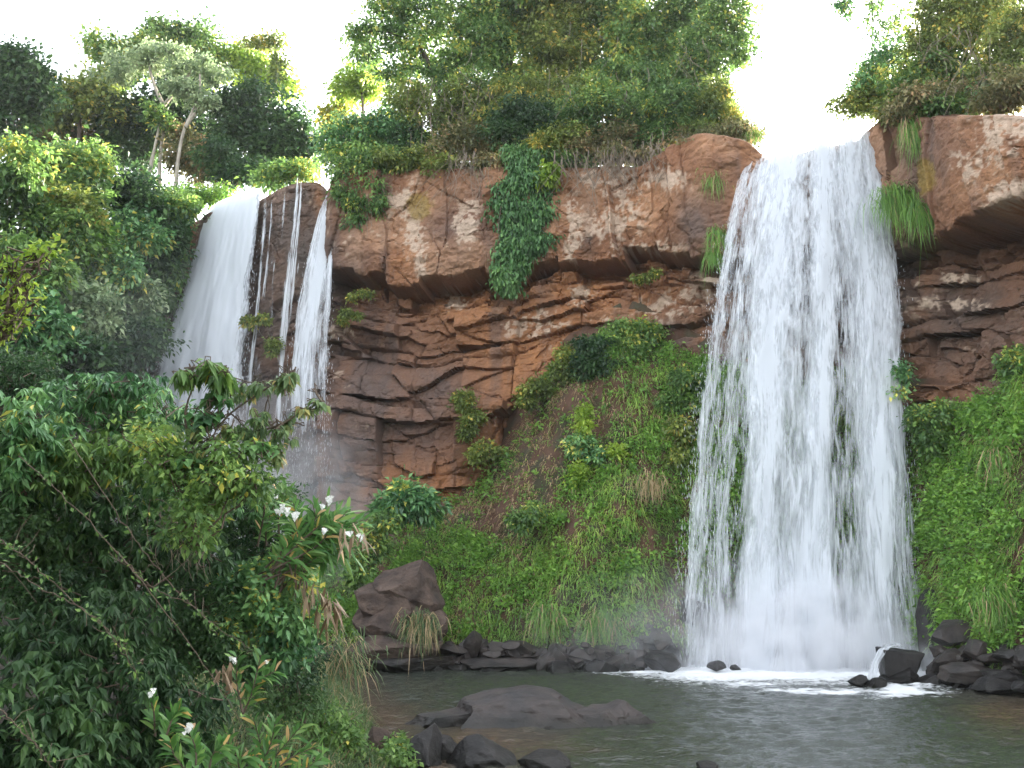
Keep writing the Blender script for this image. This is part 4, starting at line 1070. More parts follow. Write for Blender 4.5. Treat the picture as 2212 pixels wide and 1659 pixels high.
# wooden railing on the far ledge
rl = thing('railing', 'small weathered wooden railing among the bushes by the pale trunks', 'railing', at(270, 395, 62))
for x in (242, 272, 298):
    mb = MB(); p0 = at(x, 398, 62); tube(mb, [p0, p0 + np.array([0, 0, 1.0])], .06, .055, 8); mb.build('post', BARK['brown'], rl)
for dz in (.35, .62, .9):
    mb = MB(); tube(mb, [at(238, 398, 62) + np.array([0, -.07, dz]), at(302, 398, 62) + np.array([0, -.07, dz])], .04, .04, 8); mb.build('rail', BARK['twig'], rl)

# ------------------------------------------------------------------ grass tufts hanging on the rock by the broad fall
GT = 'grass tufts growing on the cliff'
def cliff_tuft(label, px, py, D, n, L, **kw):
    tuft(label, at(px, py, D), (0, -1, 0), n, L, group=GT, **kw)
cliff_tuft('shaggy grass tuft with a long dry beard on the dark rock above the broad fall', 1975, 275, 45.3, 620, 1.0, Wd=.03, bend=1.5, dry=.22, rad=.24, up=.1, tall=1.3)
cliff_tuft('big drooping grass tuft under the overhang edge next to the broad fall', 1940, 425, 45.8, 1100, 1.05, Wd=.03, bend=1.4, dry=.04, rad=.30, up=.2, wide=1.6)
cliff_tuft('smaller end of drooping grass beside the big tuft', 1985, 455, 44.9, 300, 1.0, Wd=.035, bend=1.4, dry=.05, rad=.2, up=.2, wide=1.5)
cliff_tuft('round grass tuft high on the rock across the broad fall', 1550, 385, 49.6, 420, .85, Wd=.035, bend=1.2, dry=.15, rad=.2, up=.3, wide=1.5)
cliff_tuft('grass tuft halfway down the rock beside the broad fall', 1548, 505, 48.6, 300, .8, Wd=.035, bend=1.3, dry=.1, rad=.18, up=.2)
cliff_tuft('low grass tuft on the overhang edge beside the broad fall', 1542, 548, 48.4, 240, .7, Wd=.035, bend=1.3, dry=.1, rad=.18, up=.2)
cliff_tuft('grass clump on the rounded corner at the lip of the broad fall', 1630, 292, 50.2, 300, .6, Wd=.03, bend=.9, dry=.25, rad=.2, up=.5, wide=1.6)

# ------------------------------------------------------------------ cover of the slope
rng = np.random.default_rng(77)
def slope_samples(n, px0, px1, v0=.02, v1=1.0):
    px = rng.uniform(px0, px1, n); v = rng.uniform(v0, v1, n)
    P, N = slope_at(px, v)
    x, y = proj(P)
    return px, v, P, N, x, y
def dryness(x, y):
    d = blobs2(x, y, [(960, 960, 160, 60), (1080, 930, 90, 60), (1150, 880, 60, 40), (820, 1030, 110, 60), (1180, 930, 80, 60), (1010, 1090, 150, 50), (900, 1080, 130, 60), (1000, 1010, 120, 50), (1120, 1000, 90, 70), (1220, 900, 90, 60), (1060, 1130, 60, 40), (1190, 980, 60, 60), (1230, 860, 60, 30), (760, 1060, 70, 70), (1150, 1060, 60, 40)])
    return d
m_all = []
px, v, P, N, x, y = slope_samples(9000, 680, 2330)
dr = 1.15 * dryness(x, y) + .35 * fbm(P[:, 0] * .5, P[:, 1] * .5, P[:, 2] * .5, 3, 500)
lush = fbm(P[:, 0] * .45, P[:, 1] * .45, P[:, 2] * .45, 3, 510)
dd = np.clip(1.7 * dryness(x, y) - .15 + .3 * lush, 0, 1)
keep = rng.random(len(px)) < np.clip((.85 + .5 * lush) * (1 - .45 * dd), .1, 1)
dr = np.maximum(dr, dd)
keep &= (P[:, 2] > .75 + .5 * lush)
keep &= ~((np.hypot((x - 862) / 80, (y - 1318) / 90) < 1) & (P[:, 1] < 45.2))
P, N, x, y, dr, lush = P[keep], N[keep], x[keep], y[keep], dr[keep], lush[keep]
nc = len(P)
pat = fbm(P[:, 0] * 1.0, P[:, 1] * 1.0, P[:, 2] * 1.0, 3, 515)
ctone = np.clip(.40 + .3 * lush + .3 * pat + rng.normal(0, .12, nc), .02, .72)
cdry = rng.random(nc) < np.clip(.05 + .95 * np.clip(dr, 0, 1) + .5 * np.clip(-pat - .2, 0, 1), 0, .9)
clen = rng.uniform(.28, .68, nc) * (1 + .35 * lush) * np.where(cdry, .75, 1)
cnt = rng.integers(12, 30, nc)
own = np.repeat(np.arange(nc), cnt); nb = len(own)
jit_ = rng.normal(0, 1, (nb, 3)) * .13
Dr = norm(N[own] * .55 + np.array([0, 0, .65]) + jit_ * 3.6 + rng.normal(0, .14, (nb, 3)))
tone = np.clip(ctone[own] + rng.normal(0, .10, nb), 0, .78)
tone = np.where(cdry[own] & (rng.random(nb) < .85), rng.uniform(.84, 1, nb), tone)
mb = MB()
strips(mb, P[own] + jit_ - N[own] * .08, Dr, clen[own] * rng.uniform(.5, 1.15, nb), rng.uniform(.025, .050, nb), rng.uniform(.5, 1.5, nb), tone)
g = struct(mb.build('grass', LEAFMATS['grass']), 'stuff'); tag(g, 'long green and dry grass clothing the slope under the cliff', 'grass')
# low leafy plants among the grass
px, v, P, N, x, y = slope_samples(15000, 680, 2330, .03, 1.02)
dr = dryness(x, y); lush = fbm(P[:, 0] * .6, P[:, 1] * .6, P[:, 2] * .6, 3, 520)
keep = (rng.random(len(px)) < np.clip((.38 + 2.2 * lush) * (1 - .85 * np.clip(1.7 * dr - .15, 0, 1)), .07, 1)) & (P[:, 2] > 1.0)
P, N, lush = P[keep], N[keep], lush[keep]
own = np.repeat(np.arange(len(P)), 16); M = len(own)
csz = rng.uniform(.5, 1.6, len(P))
st = np.clip(.45 + .3 * lush + rng.normal(0, .15, len(P)), 0, .9)
lp = P[own] + N[own] * rng.uniform(0, .35, M)[:, None] + rng.normal(0, .16, (M, 3))
V, Fc, tt = leafgeo(lp, norm(N[own] + rng.normal(0, .8, (M, 3)) + np.array([0, 0, .1])), N[own] * .5 + rng.normal(0, .5, (M, 3)) + np.array([0, 0, .6]), rng.uniform(.10, .22, M) * csz[own], rng.uniform(.06, .12, M) * csz[own], np.clip(st[own] + rng.normal(0, .12, M), 0, .96), 'quad', .2)
g = struct(mk('ground_cover', V, Fc, LEAFMATS['bright'], attrs={'tone': tt}), 'stuff'); tag(g, 'small leafy weeds growing among the grass on the slope', 'ground cover')

sb = dict(rs=.34, nleaf=60, L=.16, Wd=.08, cover=2.8)
GS = 'bushes on the slope below the cliff'
for lab, D, bl, mt, kw in [
    ('dark fern leaved bush leaning out near the top of the slope', 50.8, [(1270, 745, 34, 26), (1300, 790, 36, 24), (1260, 790, 22, 26)], 'dark', {}),
    ('leafy creeper running over the upper corner of the slope', 51.6, [(1340, 740, 44, 34), (1375, 705, 30, 18), (1385, 760, 18, 44), (1320, 770, 30, 20), (1410, 720, 24, 16), (1330, 712, 30, 14)], 'mid', {}),
    ('green creeper trailing down the slope edge against the bare rock', 51.8, [(1215, 805, 30, 24), (1170, 840, 36, 18), (1140, 855, 16, 26), (1225, 770, 20, 18)], 'olive', {}),
    ('tall leafy bush between the slope and the broad fall', 49.4, [(1478, 830, 26, 40), (1470, 870, 30, 24), (1440, 865, 22, 16)], 'mid', {}),
    ('bush climbing beside the broad fall below the tall leafy one', 48.2, [(1470, 930, 22, 36), (1455, 985, 26, 26)], 'olive', {}),
    ('yellow lime tufted plant in the middle of the slope', 48.6, [(1340, 985, 26, 12), (1325, 975, 14, 9)], 'lime', {}),
    ('pale lime climbing plant above the middle of the slope', 49.4, [(1262, 925, 15, 22), (1258, 895, 9, 12)], 'lime', {}),
    ('pale lime plant hanging over the small brown rock face', 48.3, [(1255, 1020, 16, 18), (1248, 1038, 10, 12)], 'lime', {}),
    ('dark green herb patch in the middle of the slope', 48.8, [(1250, 962, 34, 20), (1280, 985, 22, 16)], 'bluegreen', {}),
    ('large leaved bushy plant low on the slope behind the boulder', 46.8, [(880, 1072, 46, 30), (850, 1095, 34, 22), (915, 1095, 36, 26)], 'bluegreen', {'L': .3, 'Wd': .1}),
    ('fresh green plant between the boulder and the ginger lilies', 45.8, [(800, 1170, 34, 40), (780, 1230, 24, 36), (830, 1130, 26, 22)], 'mid', {}),
    ('round leafy weed in the grass above the shore', 46.2, [(1150, 1108, 26, 18), (1120, 1128, 20, 13)], 'mid', {}),
    ('bright green bush bulging from the lower slope beside the broad fall', 45.6, [(1350, 1225, 44, 34), (1310, 1260, 36, 24)], 'bright', {}),
    ('dark bush against the rock wall at the end of the green slope', 41.5, [(2195, 800, 26, 36), (2205, 860, 34, 40), (2185, 770, 16, 16)], 'mid', {}),
    ('leafy bush under the dark rock at the top of the green slope', 42.2, [(2150, 905, 40, 30), (2190, 930, 50, 40)], 'bright', {}),
    ('creeper over the brown rock foot behind the broad fall', 43.8, [(2030, 890, 24, 24), (1985, 905, 26, 30), (2010, 950, 30, 26)], 'mid', {}),
    ('leafy plant clinging in the curtain of the broad fall', 47.6, [(1830, 825, 22, 30), (1840, 880, 24, 30)], 'olive', {}),
    ('small bush beside the edge of the broad fall', 45.6, [(1938, 810, 12, 22), (1930, 850, 14, 16)], 'bluegreen', {}),
    ('climbing patch of leaves on the lower middle of the bare rock', 53.0, [(1005, 865, 18, 26, 0, .3), (1018, 905, 20, 24, 0, .3), (1010, 935, 12, 16, 0, .3)], 'olive', {'rs': .28}),
    ('trailing yellowish creeper under the climbing patch', 52.4, [(1050, 970, 26, 16), (1085, 985, 20, 12), (1030, 985, 14, 14)], 'olive', {'cover': 1.6}),
    ('small yellow green fern on the ledge beside the veil of water', 54.3, [(765, 682, 15, 4, 0, .3), (750, 674, 8, 3, 0, .3), (740, 690, 8, 4, 0, .3)], 'olive', {'rs': .2, 'L': .14, 'Wd': .05, 'cover': 1.4}),
    ('tiny fern in the crack above the yellow green one', 54.6, [(788, 634, 12, 3, 0, .3), (762, 642, 8, 3, 0, .3)], 'olive', {'rs': .2, 'L': .14, 'Wd': .05, 'cover': 1.3}),
    ('little plants growing on the rock behind the thread of water', 54.6, [(570, 690, 14, 10, 0, .3), (540, 695, 12, 8, 0, .3), (590, 745, 10, 16, 0, .3)], 'olive', {'rs': .24, 'cover': 1.6}),
    ('thin creeper in the dark recess under the overhang', 51.6, [(1385, 600, 18, 6, 0, .3), (1410, 592, 10, 5, 0, .3)], 'olive', {'rs': .2, 'cover': 1.2, 'L': .12}),
]:
    k2 = dict(sb); k2.update(kw)
    bush(lab, D, bl, mt, group=GS, bark='twig', twigs=3, limb_r=.02, **k2)
GG = 'grass tufts on the slope'
for lab, px, py, D, nn, L, dry in [
    ('pale drooping grass tuft hanging from the boulder toward the shore', 905, 1345, 42.2, 520, .95, .35),
    ('dry grass beard on the slope near the brown rock face', 1405, 1045, 46.3, 260, .8, .8),
    ('dry grass beard above the boulder', 770, 1150, 45.5, 220, .8, .8),
    ('long grass clump drooping low on the green slope', 2165, 985, 40.0, 420, 1.1, .25),
    ('grass clump above the broad boulders at the end of the slope', 2150, 1290, 36.5, 420, .9, .1),
    ('drooping grass fringe over the shore rocks', 1180, 1330, 44.0, 380, .9, .2),
    ('grass fringe over the shore rocks beside the broad fall', 1300, 1340, 43.9, 380, .9, .15),
]:
    tuft(lab, at(px, py, D), (0, -1, 0), nn, L, Wd=.035, bend=1.1, mat='reed' if dry > .3 else 'grass', dry=dry, rad=.22, up=.5, wide=1.6, group=GG)

roots('grey stems climbing through the drooping bushes of the clump', 1180, 1560, 190, 40, 2.0, 52.6, 7, 60, (.012, .022))
roots('thin pale stems rising in the olive thicket above the overhang', 1980, 2212, 130, 26, 1.8, 43.6, 8, 45, (.010, .02))
LSC = 1.0
# ------------------------------------------------------------------ rocks
MBOUL = rockmat('boulder', tint=False, base=((.062, .045, .038), (.17, .118, .092)), bump=.9, sc=1.0, rough=.8)
MWET = rockmat('wet', tint=False, base=((.012, .011, .011), (.034, .030, .028)), bump=.5, sc=1.2, rough=.5, wet=0)
MPOOL = rockmat('pool_outcrop', tint=False, base=((.024, .023, .024), (.066, .050, .044)), bump=.5, sc=.9, rough=.6, wet=.2)
MSHORE = rockmat('shore', tint=False, base=((.018, .016, .015), (.058, .045, .038)), bump=.4, sc=1.1, rough=.6, wet=.15)
_ico = {}
def ico(s):
    if s not in _ico:
        bm = bmesh.new(); bmesh.ops.create_icosphere(bm, subdivisions=s, radius=1.0)
        _ico[s] = (np.array([x.co[:] for x in bm.verts]), np.array([[q.index for q in p.verts] for p in bm.faces])); bm.free()
    return _ico[s]
def rockgeo(rng, R, sub=4, planes=14, cut=(.55, .9), rough=.06, rot=None, extra=()):
    v, f = ico(sub)
    v = v.copy() * 1.15
    for k_ in range(planes):
        nn = norm(rng.normal(0, 1, 3)); h = rng.uniform(*cut)
        v = v - nn * np.maximum(v @ nn - h, 0)[:, None]
    for nn, h in extra:
        nn = norm(np.array(nn, float)); v = v - nn * np.maximum(v @ nn - h, 0)[:, None]
    sd_ = int(rng.integers(1, 9999))
    d = fbm(v[:, 0] * 1.6, v[:, 1] * 1.6, v[:, 2] * 1.6, 4, sd_) * rough * 1.4 + fbm(v[:, 0] * 6, v[:, 1] * 6, v[:, 2] * 6, 3, sd_ + 5) * rough * .4
    v = (v + norm(v) * d[:, None]) * np.asarray(R)
    a = rng.uniform(0, 6.28) if rot is None else rot
    c_, s_ = math.cos(a), math.sin(a)
    return np.stack([v[:, 0] * c_ - v[:, 1] * s_, v[:, 0] * s_ + v[:, 1] * c_, v[:, 2]], -1), f
def rock(label, c, R, mat, seed, name='rock', cat='rock', group=None, lumps=(), **kw):
    rng = np.random.default_rng(seed)
    mb = MB()
    V, f = rockgeo(rng, R, **kw); mb.add(V + c, f)
    for (dc, R2, kw2) in lumps:
        V, f = rockgeo(rng, R2, **kw2); mb.add(V + c + np.asarray(dc), f)
    o = mb.build(name, mat, None, c, smooth=False)
    return tag(o, label, cat, group)
# big boulder at the foot of the slope
cb = at(858, 1350, 43.2); cb[2] = 1.75
rock('great brown boulder split into stacked blocks at the foot of the slope', cb, (1.85, 1.6, 1.15), MBOUL, 8, 'boulder', 'boulder', sub=5, rot=.15, rough=.08, planes=9, cut=(.78, .95), extra=[((.15, -.9, .45), .68), ((0, 0, -1), .8), ((-.7, -.3, .6), .72)],
     lumps=[((.45, .3, 1.35), (1.38, 1.3, 1.2), dict(sub=5, rot=.4, rough=.08, planes=9, cut=(.78, .95), extra=[((.6, -.6, .4), .75), ((-.5, -.3, .8), .7)])), ((-.35, .3, .75), (1.5, 1.3, .95), dict(sub=5, rot=-.2, rough=.07, planes=9, cut=(.78, .95))), ((-.05, -.25, -1.0), (1.9, 1.5, .72), dict(sub=5, rot=.1, rough=.08, planes=9, cut=(.78, .95)))])
# low outcrop in the pool
cpool = pz(1140, 28.6, -.12)
rock('broad low brown grey rock rising from the middle of the pool', cpool, (2.6, 1.6, 1.12), MPOOL, 31, 'rock', 'rock', sub=5, rot=.05, rough=.11, planes=12, cut=(.74, .95), extra=[((.15, -.25, 1), .80), ((-.45, -.1, .85), .80), ((.1, -.85, .45), .8), ((.8, -.3, .5), .7)],
     lumps=[((-1.9, -.35, 0), (1.5, .95, .70), dict(sub=5, rot=.3, rough=.08, extra=[((-.2, 0, 1), .6)])), ((1.95, -.25, -.05), (1.2, .8, .74), dict(sub=5, rot=-.3, rough=.13)), ((2.8, -.15, -.05), (.8, .6, .58), dict(sub=4, rot=.3, rough=.15)), ((.7, -1.05, -.3), (1.3, .6, .5), dict(sub=4, rot=.1, rough=.12)), ((-.4, -1.2, -.4), (1.3, .5, .5), dict(sub=4, rot=0, rough=.12))])
# nearest shore rocks, lower edge
GN = 'dark rocks at the near edge of the pool'
for i, (lab, px_, py_, D_, R_) in enumerate([
    ('dark rounded rock beside the grassy bank tip', 918, 1632, 22.6, (.42, .6, .62)),
    ('dark flat topped rock between two others at the near water edge', 1035, 1640, 22.4, (.75, .6, .42)),
    ('dark sloping rock at the end of the near row of rocks', 1170, 1652, 22.0, (.55, .5, .34)),
    ('small brown rock half hidden among the bank weeds', 818, 1612, 22.8, (.26, .3, .42)),
    ('dark rock wedged behind the rounded one at the bank tip', 955, 1622, 23.2, (.4, .4, .4)),
    ('low dark rock at the lower edge with a splash of white water', 1530, 1662, 21.8, (.4, .3, .14))]):
    c = at(px_, py_, D_)
    rock(lab, c, R_, MWET if i not in (3,) else MBOUL, 60 + i, group=GN, sub=4, cut=(.6, .9), rough=.07)
# wedge rock under the fall with water running off it, on its pile
cw = at(1943, 1432, 38.6)
rng_ = np.random.default_rng(3)
wedge = np.array([[-.72, -.45, .50], [.82, -.40, .36], [.80, .5, .42], [-.70, .5, .56], [-.66, -.42, -.45], [.34, -.40, -.62], [.36, .45, -.6], [-.62, .45, -.5]])
bm = bmesh.new()
vs = [bm.verts.new(x) for x in wedge]
for q in ([0, 1, 2, 3], [7, 6, 5, 4], [0, 4, 5, 1], [1, 5, 6, 2], [2, 6, 7, 3], [3, 7, 4, 0]):
    bm.faces.new([vs[i] for i in q])
bmesh.ops.recalc_face_normals(bm, faces=bm.faces)
bmesh.ops.bevel(bm, geom=list(bm.edges), offset=.07, segments=2, affect='EDGES', profile=.6)
bmesh.ops.triangulate(bm, faces=bm.faces)
bmesh.ops.subdivide_edges(bm, edges=list(bm.edges), cuts=3, use_grid_fill=True)
bmesh.ops.triangulate(bm, faces=bm.faces)
bm.verts.index_update()
wv = np.array([x.co[:] for x in bm.verts]); wf = np.array([[q.index for q in p.verts] for p in bm.faces]); bm.free()
wv = wv + norm(wv) * (fbm(wv[:, 0] * 2.5, wv[:, 1] * 2.5, wv[:, 2] * 2.5, 4, 9) * .05)[:, None]
mb = MB(); mb.add(wv + cw, wf)
tag(mb.build('rock', MWET, None, cw), 'dark wedge shaped rock with a flat top splitting the falling water', 'rock')
GP = 'rocks in the foam under the broad fall'
for i, (lab, px_, py_, D_, R_) in enumerate([
    ('wet rock carrying the wedge shaped rock', 1950, 1472, 38.4, (1.0, .7, .5)),
    ('small pale wet rock in the foam beside the wedge shaped rock', 1858, 1472, 37.4, (.42, .4, .32)),
    ('low wet rock at the waterline in front of the wedge shaped rock', 1895, 1482, 36.9, (.45, .35, .26)),
    ('wet rock between the wedge shaped rock and the rocky shore', 2005, 1476, 37.6, (.6, .45, .34)),
    ('dark flat topped rock in the shallows at the far end of the foam', 1436, 1433, 42.2, (.85, .7, .52)),
    ('small black rock poking out of the foam', 1548, 1440, 42.0, (.42, .35, .22)),
    ('tiny black rock tip in the foam', 1588, 1443, 41.8, (.24, .25, .12))]):
    c = at(px_, py_, D_)
    rock(lab, c, R_, MWET, 80 + i, group=GP, sub=4, cut=(.6, .9), rough=.07)
# rubble along the shore under the slope
rg = np.random.default_rng(12)
def rubble(label, group, px0, px1, n, py0, py1, D0, D1, s0, s1, mat, flat=.7, dist=None):
    for k_ in range(n):
        t = rg.random(); px_ = px0 + (px1 - px0) * (k_ + t) / n
        f = rg.random()
        D_ = np.interp(px_, *dist) + rg.uniform(D0, D1) if dist else rg.uniform(D0, D1)
        py_ = py0 + (py1 - py0) * f
        s = rg.uniform(s0, s1) * (1 if rg.random() < .75 else 1.5)
        c = at(px_, py_, D_)
        rock(label, c, (s * rg.uniform(.9, 1.5), s * rg.uniform(.8, 1.2), s * rg.uniform(flat * .7, flat * 1.3)), mat, 1000 + int(rg.integers(1e6)), group=group, sub=3, cut=(.5, .85), rough=.05, planes=16)
sdist = ([760, 1000, 1300, 1480, 1560], [44.2, 43.6, 43.2, 43.2, 43.4])
rubble('angular dark rock in the jumble along the shore below the grassy slope', 'shore rocks below the grassy slope', 960, 1430, 70, 1392, 1440, -.6, .2, .2, .46, MSHORE, .8, sdist)
rubble('dark block at the waterline in front of the grassy shore', 'waterline rocks below the grassy slope', 830, 1400, 16, 1436, 1452, -1.3, -.8, .28, .5, MWET, .6, sdist)
rock('long flat grey rock shelf along the water beneath the boulder', at(880, 1428, 42.9), (2.6, 1.3, .42), MSHORE, 41, 'rock_shelf', 'rock shelf', sub=5, rot=.0, cut=(.7, .95), rough=.05, extra=[((0, 0, 1), .5)])
rock('flat grey rock shelf end next to the jumbled shore rocks', at(1075, 1432, 43.0), (1.7, 1.0, .40), MSHORE, 42, 'rock_shelf', 'rock shelf', sub=4, rot=.1, cut=(.7, .95), rough=.06, extra=[((0, 0, 1), .5)])
rock('dark brown rock bulge at the wet foot of the slope beside the broad fall', at(1410, 1385, 44.4), (1.5, 1.0, .75), MSHORE, 44, sub=5, rough=.10)
rock('black rock wall foot beside the landing of the broad fall', at(1500, 1370, 45.6), (1.5, 1.0, 1.5), MWET, 45, sub=4, rough=.10)
rock('black wet rock rising beside the edge of the broad fall', at(2010, 1370, 42.4), (.75, .8, 1.6), MWET, 46, sub=4, rough=.10)
rdist = ([1985, 2060, 2130, 2212, 2330], [38.6, 37.2, 35.9, 34.4, 33])
rubble('angular dark rock in the heap at the foot of the lush slope', 'rocks heaped at the foot of the lush slope', 2015, 2290, 40, 1405, 1470, .2, 1.4, .25, .6, MSHORE, .7, rdist)
rubble('wet black rock at the waterline below the lush slope', 'waterline rocks below the lush slope', 2040, 2300, 16, 1455, 1492, -.6, .3, .3, .6, MWET, .55, rdist)
rock('broad slanting rock lying under the grass edge of the lush slope', at(2050, 1372, 38.6), (.85, .8, .55), MSHORE, 47, sub=4, rough=.05)
rock('tilted flat rock among the heap below the lush slope', at(2090, 1452, 36.4), (1.1, .7, .35), MSHORE, 48, sub=4, rough=.05)
# water running off the wedge rock
V, FF, A, GW = curtain([(0, [(1880, 1470, 37.9), (1876, 1490, 37.7)]), (.001, [(1912, 1396, 38.4), (1898, 1404, 38.2), (1886, 1440, 38.0), (1878, 1486, 37.7)]), (.5, [(1945, 1392, 38.5), (1925, 1398, 38.3), (1900, 1436, 38.05), (1893, 1484, 37.8)]), (1, [(1950, 1396, 38.4), (1912, 1404, 38.15), (1902, 1440, 38.0), (1898, 1484, 37.8)])][1:],
                       [(.4, .4, .5, .35, 0, 1.2)], .2, 30, 40, 2, gap=.06, seed=71, topb=.3, edge=.1, lipback=.5)
cas = thing('cascade', 'small skirt of white water spilling over the sides of the wedge shaped rock', 'cascade', pz(1943, 38.2, 0))
mk('water_sheet', V, FF, MTHIN, cas, attrs=A, smooth=True)
mist('puff of white spray thrown up beside the wedge shaped rock', pz(2012, 38.9, .35), (1.0, .7, 1.15), 2.2, 5)

# ------------------------------------------------------------------ near bank: shrubs, lilies, stems
def fgbush(label, D, bl, mt, **kw):
    d = dict(rs=.16, nleaf=12, L=.145, Wd=.040, cover=6.5, style='leaf5', whorl=True, droop=.55, limb_r=.018, twigs=8, bark='brown', tonespan=.32)
    d.update(kw)
    return bush(label, D, bl, mt, cat=d.pop('cat', 'shrub'), name=d.pop('name', 'shrub'), **d)
GFG = 'shrubs crowding the near bank'
small = dict(whorl=False, L=.085, Wd=.036, nleaf=30, rs=.17, cover=5.0, droop=.3)
for lab, D, bl, mt, kw in [
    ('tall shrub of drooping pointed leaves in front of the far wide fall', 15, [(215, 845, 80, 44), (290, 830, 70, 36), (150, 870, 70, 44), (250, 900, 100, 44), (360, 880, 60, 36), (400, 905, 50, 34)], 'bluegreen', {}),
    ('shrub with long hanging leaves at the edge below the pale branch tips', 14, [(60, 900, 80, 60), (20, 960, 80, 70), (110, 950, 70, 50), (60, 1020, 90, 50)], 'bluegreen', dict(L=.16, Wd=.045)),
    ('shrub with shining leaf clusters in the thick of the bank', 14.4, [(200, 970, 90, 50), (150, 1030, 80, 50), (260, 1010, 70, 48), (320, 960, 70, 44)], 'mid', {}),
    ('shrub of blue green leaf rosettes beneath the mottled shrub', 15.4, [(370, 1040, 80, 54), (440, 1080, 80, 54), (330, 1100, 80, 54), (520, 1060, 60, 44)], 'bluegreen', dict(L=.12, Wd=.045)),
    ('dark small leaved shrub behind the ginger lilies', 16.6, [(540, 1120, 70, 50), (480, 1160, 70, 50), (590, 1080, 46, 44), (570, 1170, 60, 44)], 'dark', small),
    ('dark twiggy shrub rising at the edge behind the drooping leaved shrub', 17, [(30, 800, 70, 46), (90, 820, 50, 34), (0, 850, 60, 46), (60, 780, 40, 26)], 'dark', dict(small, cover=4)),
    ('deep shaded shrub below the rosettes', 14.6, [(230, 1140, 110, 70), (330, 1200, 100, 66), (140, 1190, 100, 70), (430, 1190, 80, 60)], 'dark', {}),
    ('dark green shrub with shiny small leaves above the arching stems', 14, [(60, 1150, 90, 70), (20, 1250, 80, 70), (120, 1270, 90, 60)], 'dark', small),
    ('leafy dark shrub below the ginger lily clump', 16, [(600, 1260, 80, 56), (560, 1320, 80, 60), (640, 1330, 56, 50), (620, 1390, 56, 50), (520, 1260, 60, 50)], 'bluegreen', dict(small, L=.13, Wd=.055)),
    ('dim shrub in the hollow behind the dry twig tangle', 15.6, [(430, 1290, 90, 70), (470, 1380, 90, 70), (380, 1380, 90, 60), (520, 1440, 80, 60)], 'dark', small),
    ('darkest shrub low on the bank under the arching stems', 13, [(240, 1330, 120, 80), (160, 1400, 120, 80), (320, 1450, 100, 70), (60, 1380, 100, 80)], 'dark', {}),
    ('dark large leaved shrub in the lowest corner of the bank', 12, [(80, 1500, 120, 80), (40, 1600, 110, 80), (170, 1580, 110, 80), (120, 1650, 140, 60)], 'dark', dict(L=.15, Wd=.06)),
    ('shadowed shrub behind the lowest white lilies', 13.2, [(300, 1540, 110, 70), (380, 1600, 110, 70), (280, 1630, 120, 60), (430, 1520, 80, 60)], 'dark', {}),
    ('small leaved shrub where the bank drops to the water', 18, [(640, 1450, 56, 50), (600, 1500, 66, 50), (660, 1520, 40, 40)], 'dark', small),
    ('bright leaved creeping plant at the tip of the bank', 22.4, [(850, 1622, 34, 26), (880, 1640, 30, 20), (815, 1650, 36, 20)], 'mid', dict(small, L=.14, Wd=.08)),
    ('leafy weed patch on the grassy bank', 21, [(700, 1550, 50, 40), (740, 1600, 56, 40), (690, 1630, 60, 40), (640, 1570, 40, 36)], 'mid', dict(small, L=.13, Wd=.05, cover=3.4)),
]:
    fgbush(lab, D, bl, mt, group=GFG, **kw)
fgbush('dark leafy shrub closing the gap at the picture edge beneath the long hanging leaves', 14.5, [(10, 1090, 90, 60), (-40, 1020, 70, 60), (90, 1100, 70, 44)], 'dark', group=GFG)
fgbush('dense leafy shrub filling the space around the stem of the mottled shrub', 12.75, [(440, 1040, 60, 36), (510, 1030, 60, 32), (380, 1010, 56, 36), (560, 1040, 44, 26), (490, 985, 60, 26), (350, 950, 50, 34), (430, 1100, 60, 36), (420, 1150, 50, 34)], 'mid', group=GFG, **dict(small, L=.10, Wd=.045, cover=4.5))
fgbush('deep dark thicket of shrub leaves behind the dry twig tangle and the arching stems', 17.5, [(80, 1080, 120, 70), (230, 1060, 120, 70), (370, 1130, 110, 70), (480, 1230, 100, 70), (300, 1250, 130, 80), (120, 1280, 140, 90), (420, 1360, 110, 80)], 'dark', group=GFG, rs=.24, nleaf=14, L=.18, Wd=.07, cover=6)
# spreading branch shrub with yellowing leaves
mott = dict(whorl=True, droop=.8, rs=.12, nleaf=9, L=.115, Wd=.042, cover=3.0, style='leaf5', limb_r=.014, twigs=5, bark='brown', tonespan=.5)
t = plant('shrub', 'mottled yellowing shrub stretching bare jointed branches out before the thread of water', 'shrub', 13, [(560, 832, 44, 15, 0, .35), (500, 845, 44, 20, 0, .35), (630, 808, 18, 14, 0, .2), (612, 822, 20, 12, 0, .2), (690, 866, 9, 8, 0, .15), (655, 885, 22, 10, 0, .2), (450, 800, 30, 14, 0, .35), (405, 805, 22, 12, 0, .3),
          (540, 930, 56, 24, 0, .4), (600, 940, 36, 20, 0, .35), (480, 930, 50, 30, 0, .45), (420, 950, 44, 34, 0, .45), (440, 985, 50, 30, 0, .45), (620, 905, 26, 16, 0, .25), (560, 900, 20, 22, 0, .25), (605, 985, 14, 26, 0, .2)], 'mottled', (430, 1180),
          [[(430, 1180), (425, 1080), (440, 980), (490, 900), (560, 850), (635, 800)], [(440, 980), (520, 940), (600, 920), (650, 890), (700, 866)], [(430, 1010), (400, 900), (430, 805)]], GFG, r=(.022, .008), crown='foliage', wood='stem', **mott)
fgbush('broad round leaved climber draped over the mottled shrub', 12.7, [(440, 900, 40, 24, 0, .25), (470, 855, 26, 18, 0, .25), (400, 1000, 40, 26, 0, .3), (560, 960, 40, 20, 0, .2), (470, 1010, 40, 24, 0, .25)], 'bluegreen', group=GFG, L=.13, Wd=.11, rs=.15, nleaf=8, cover=2.2)
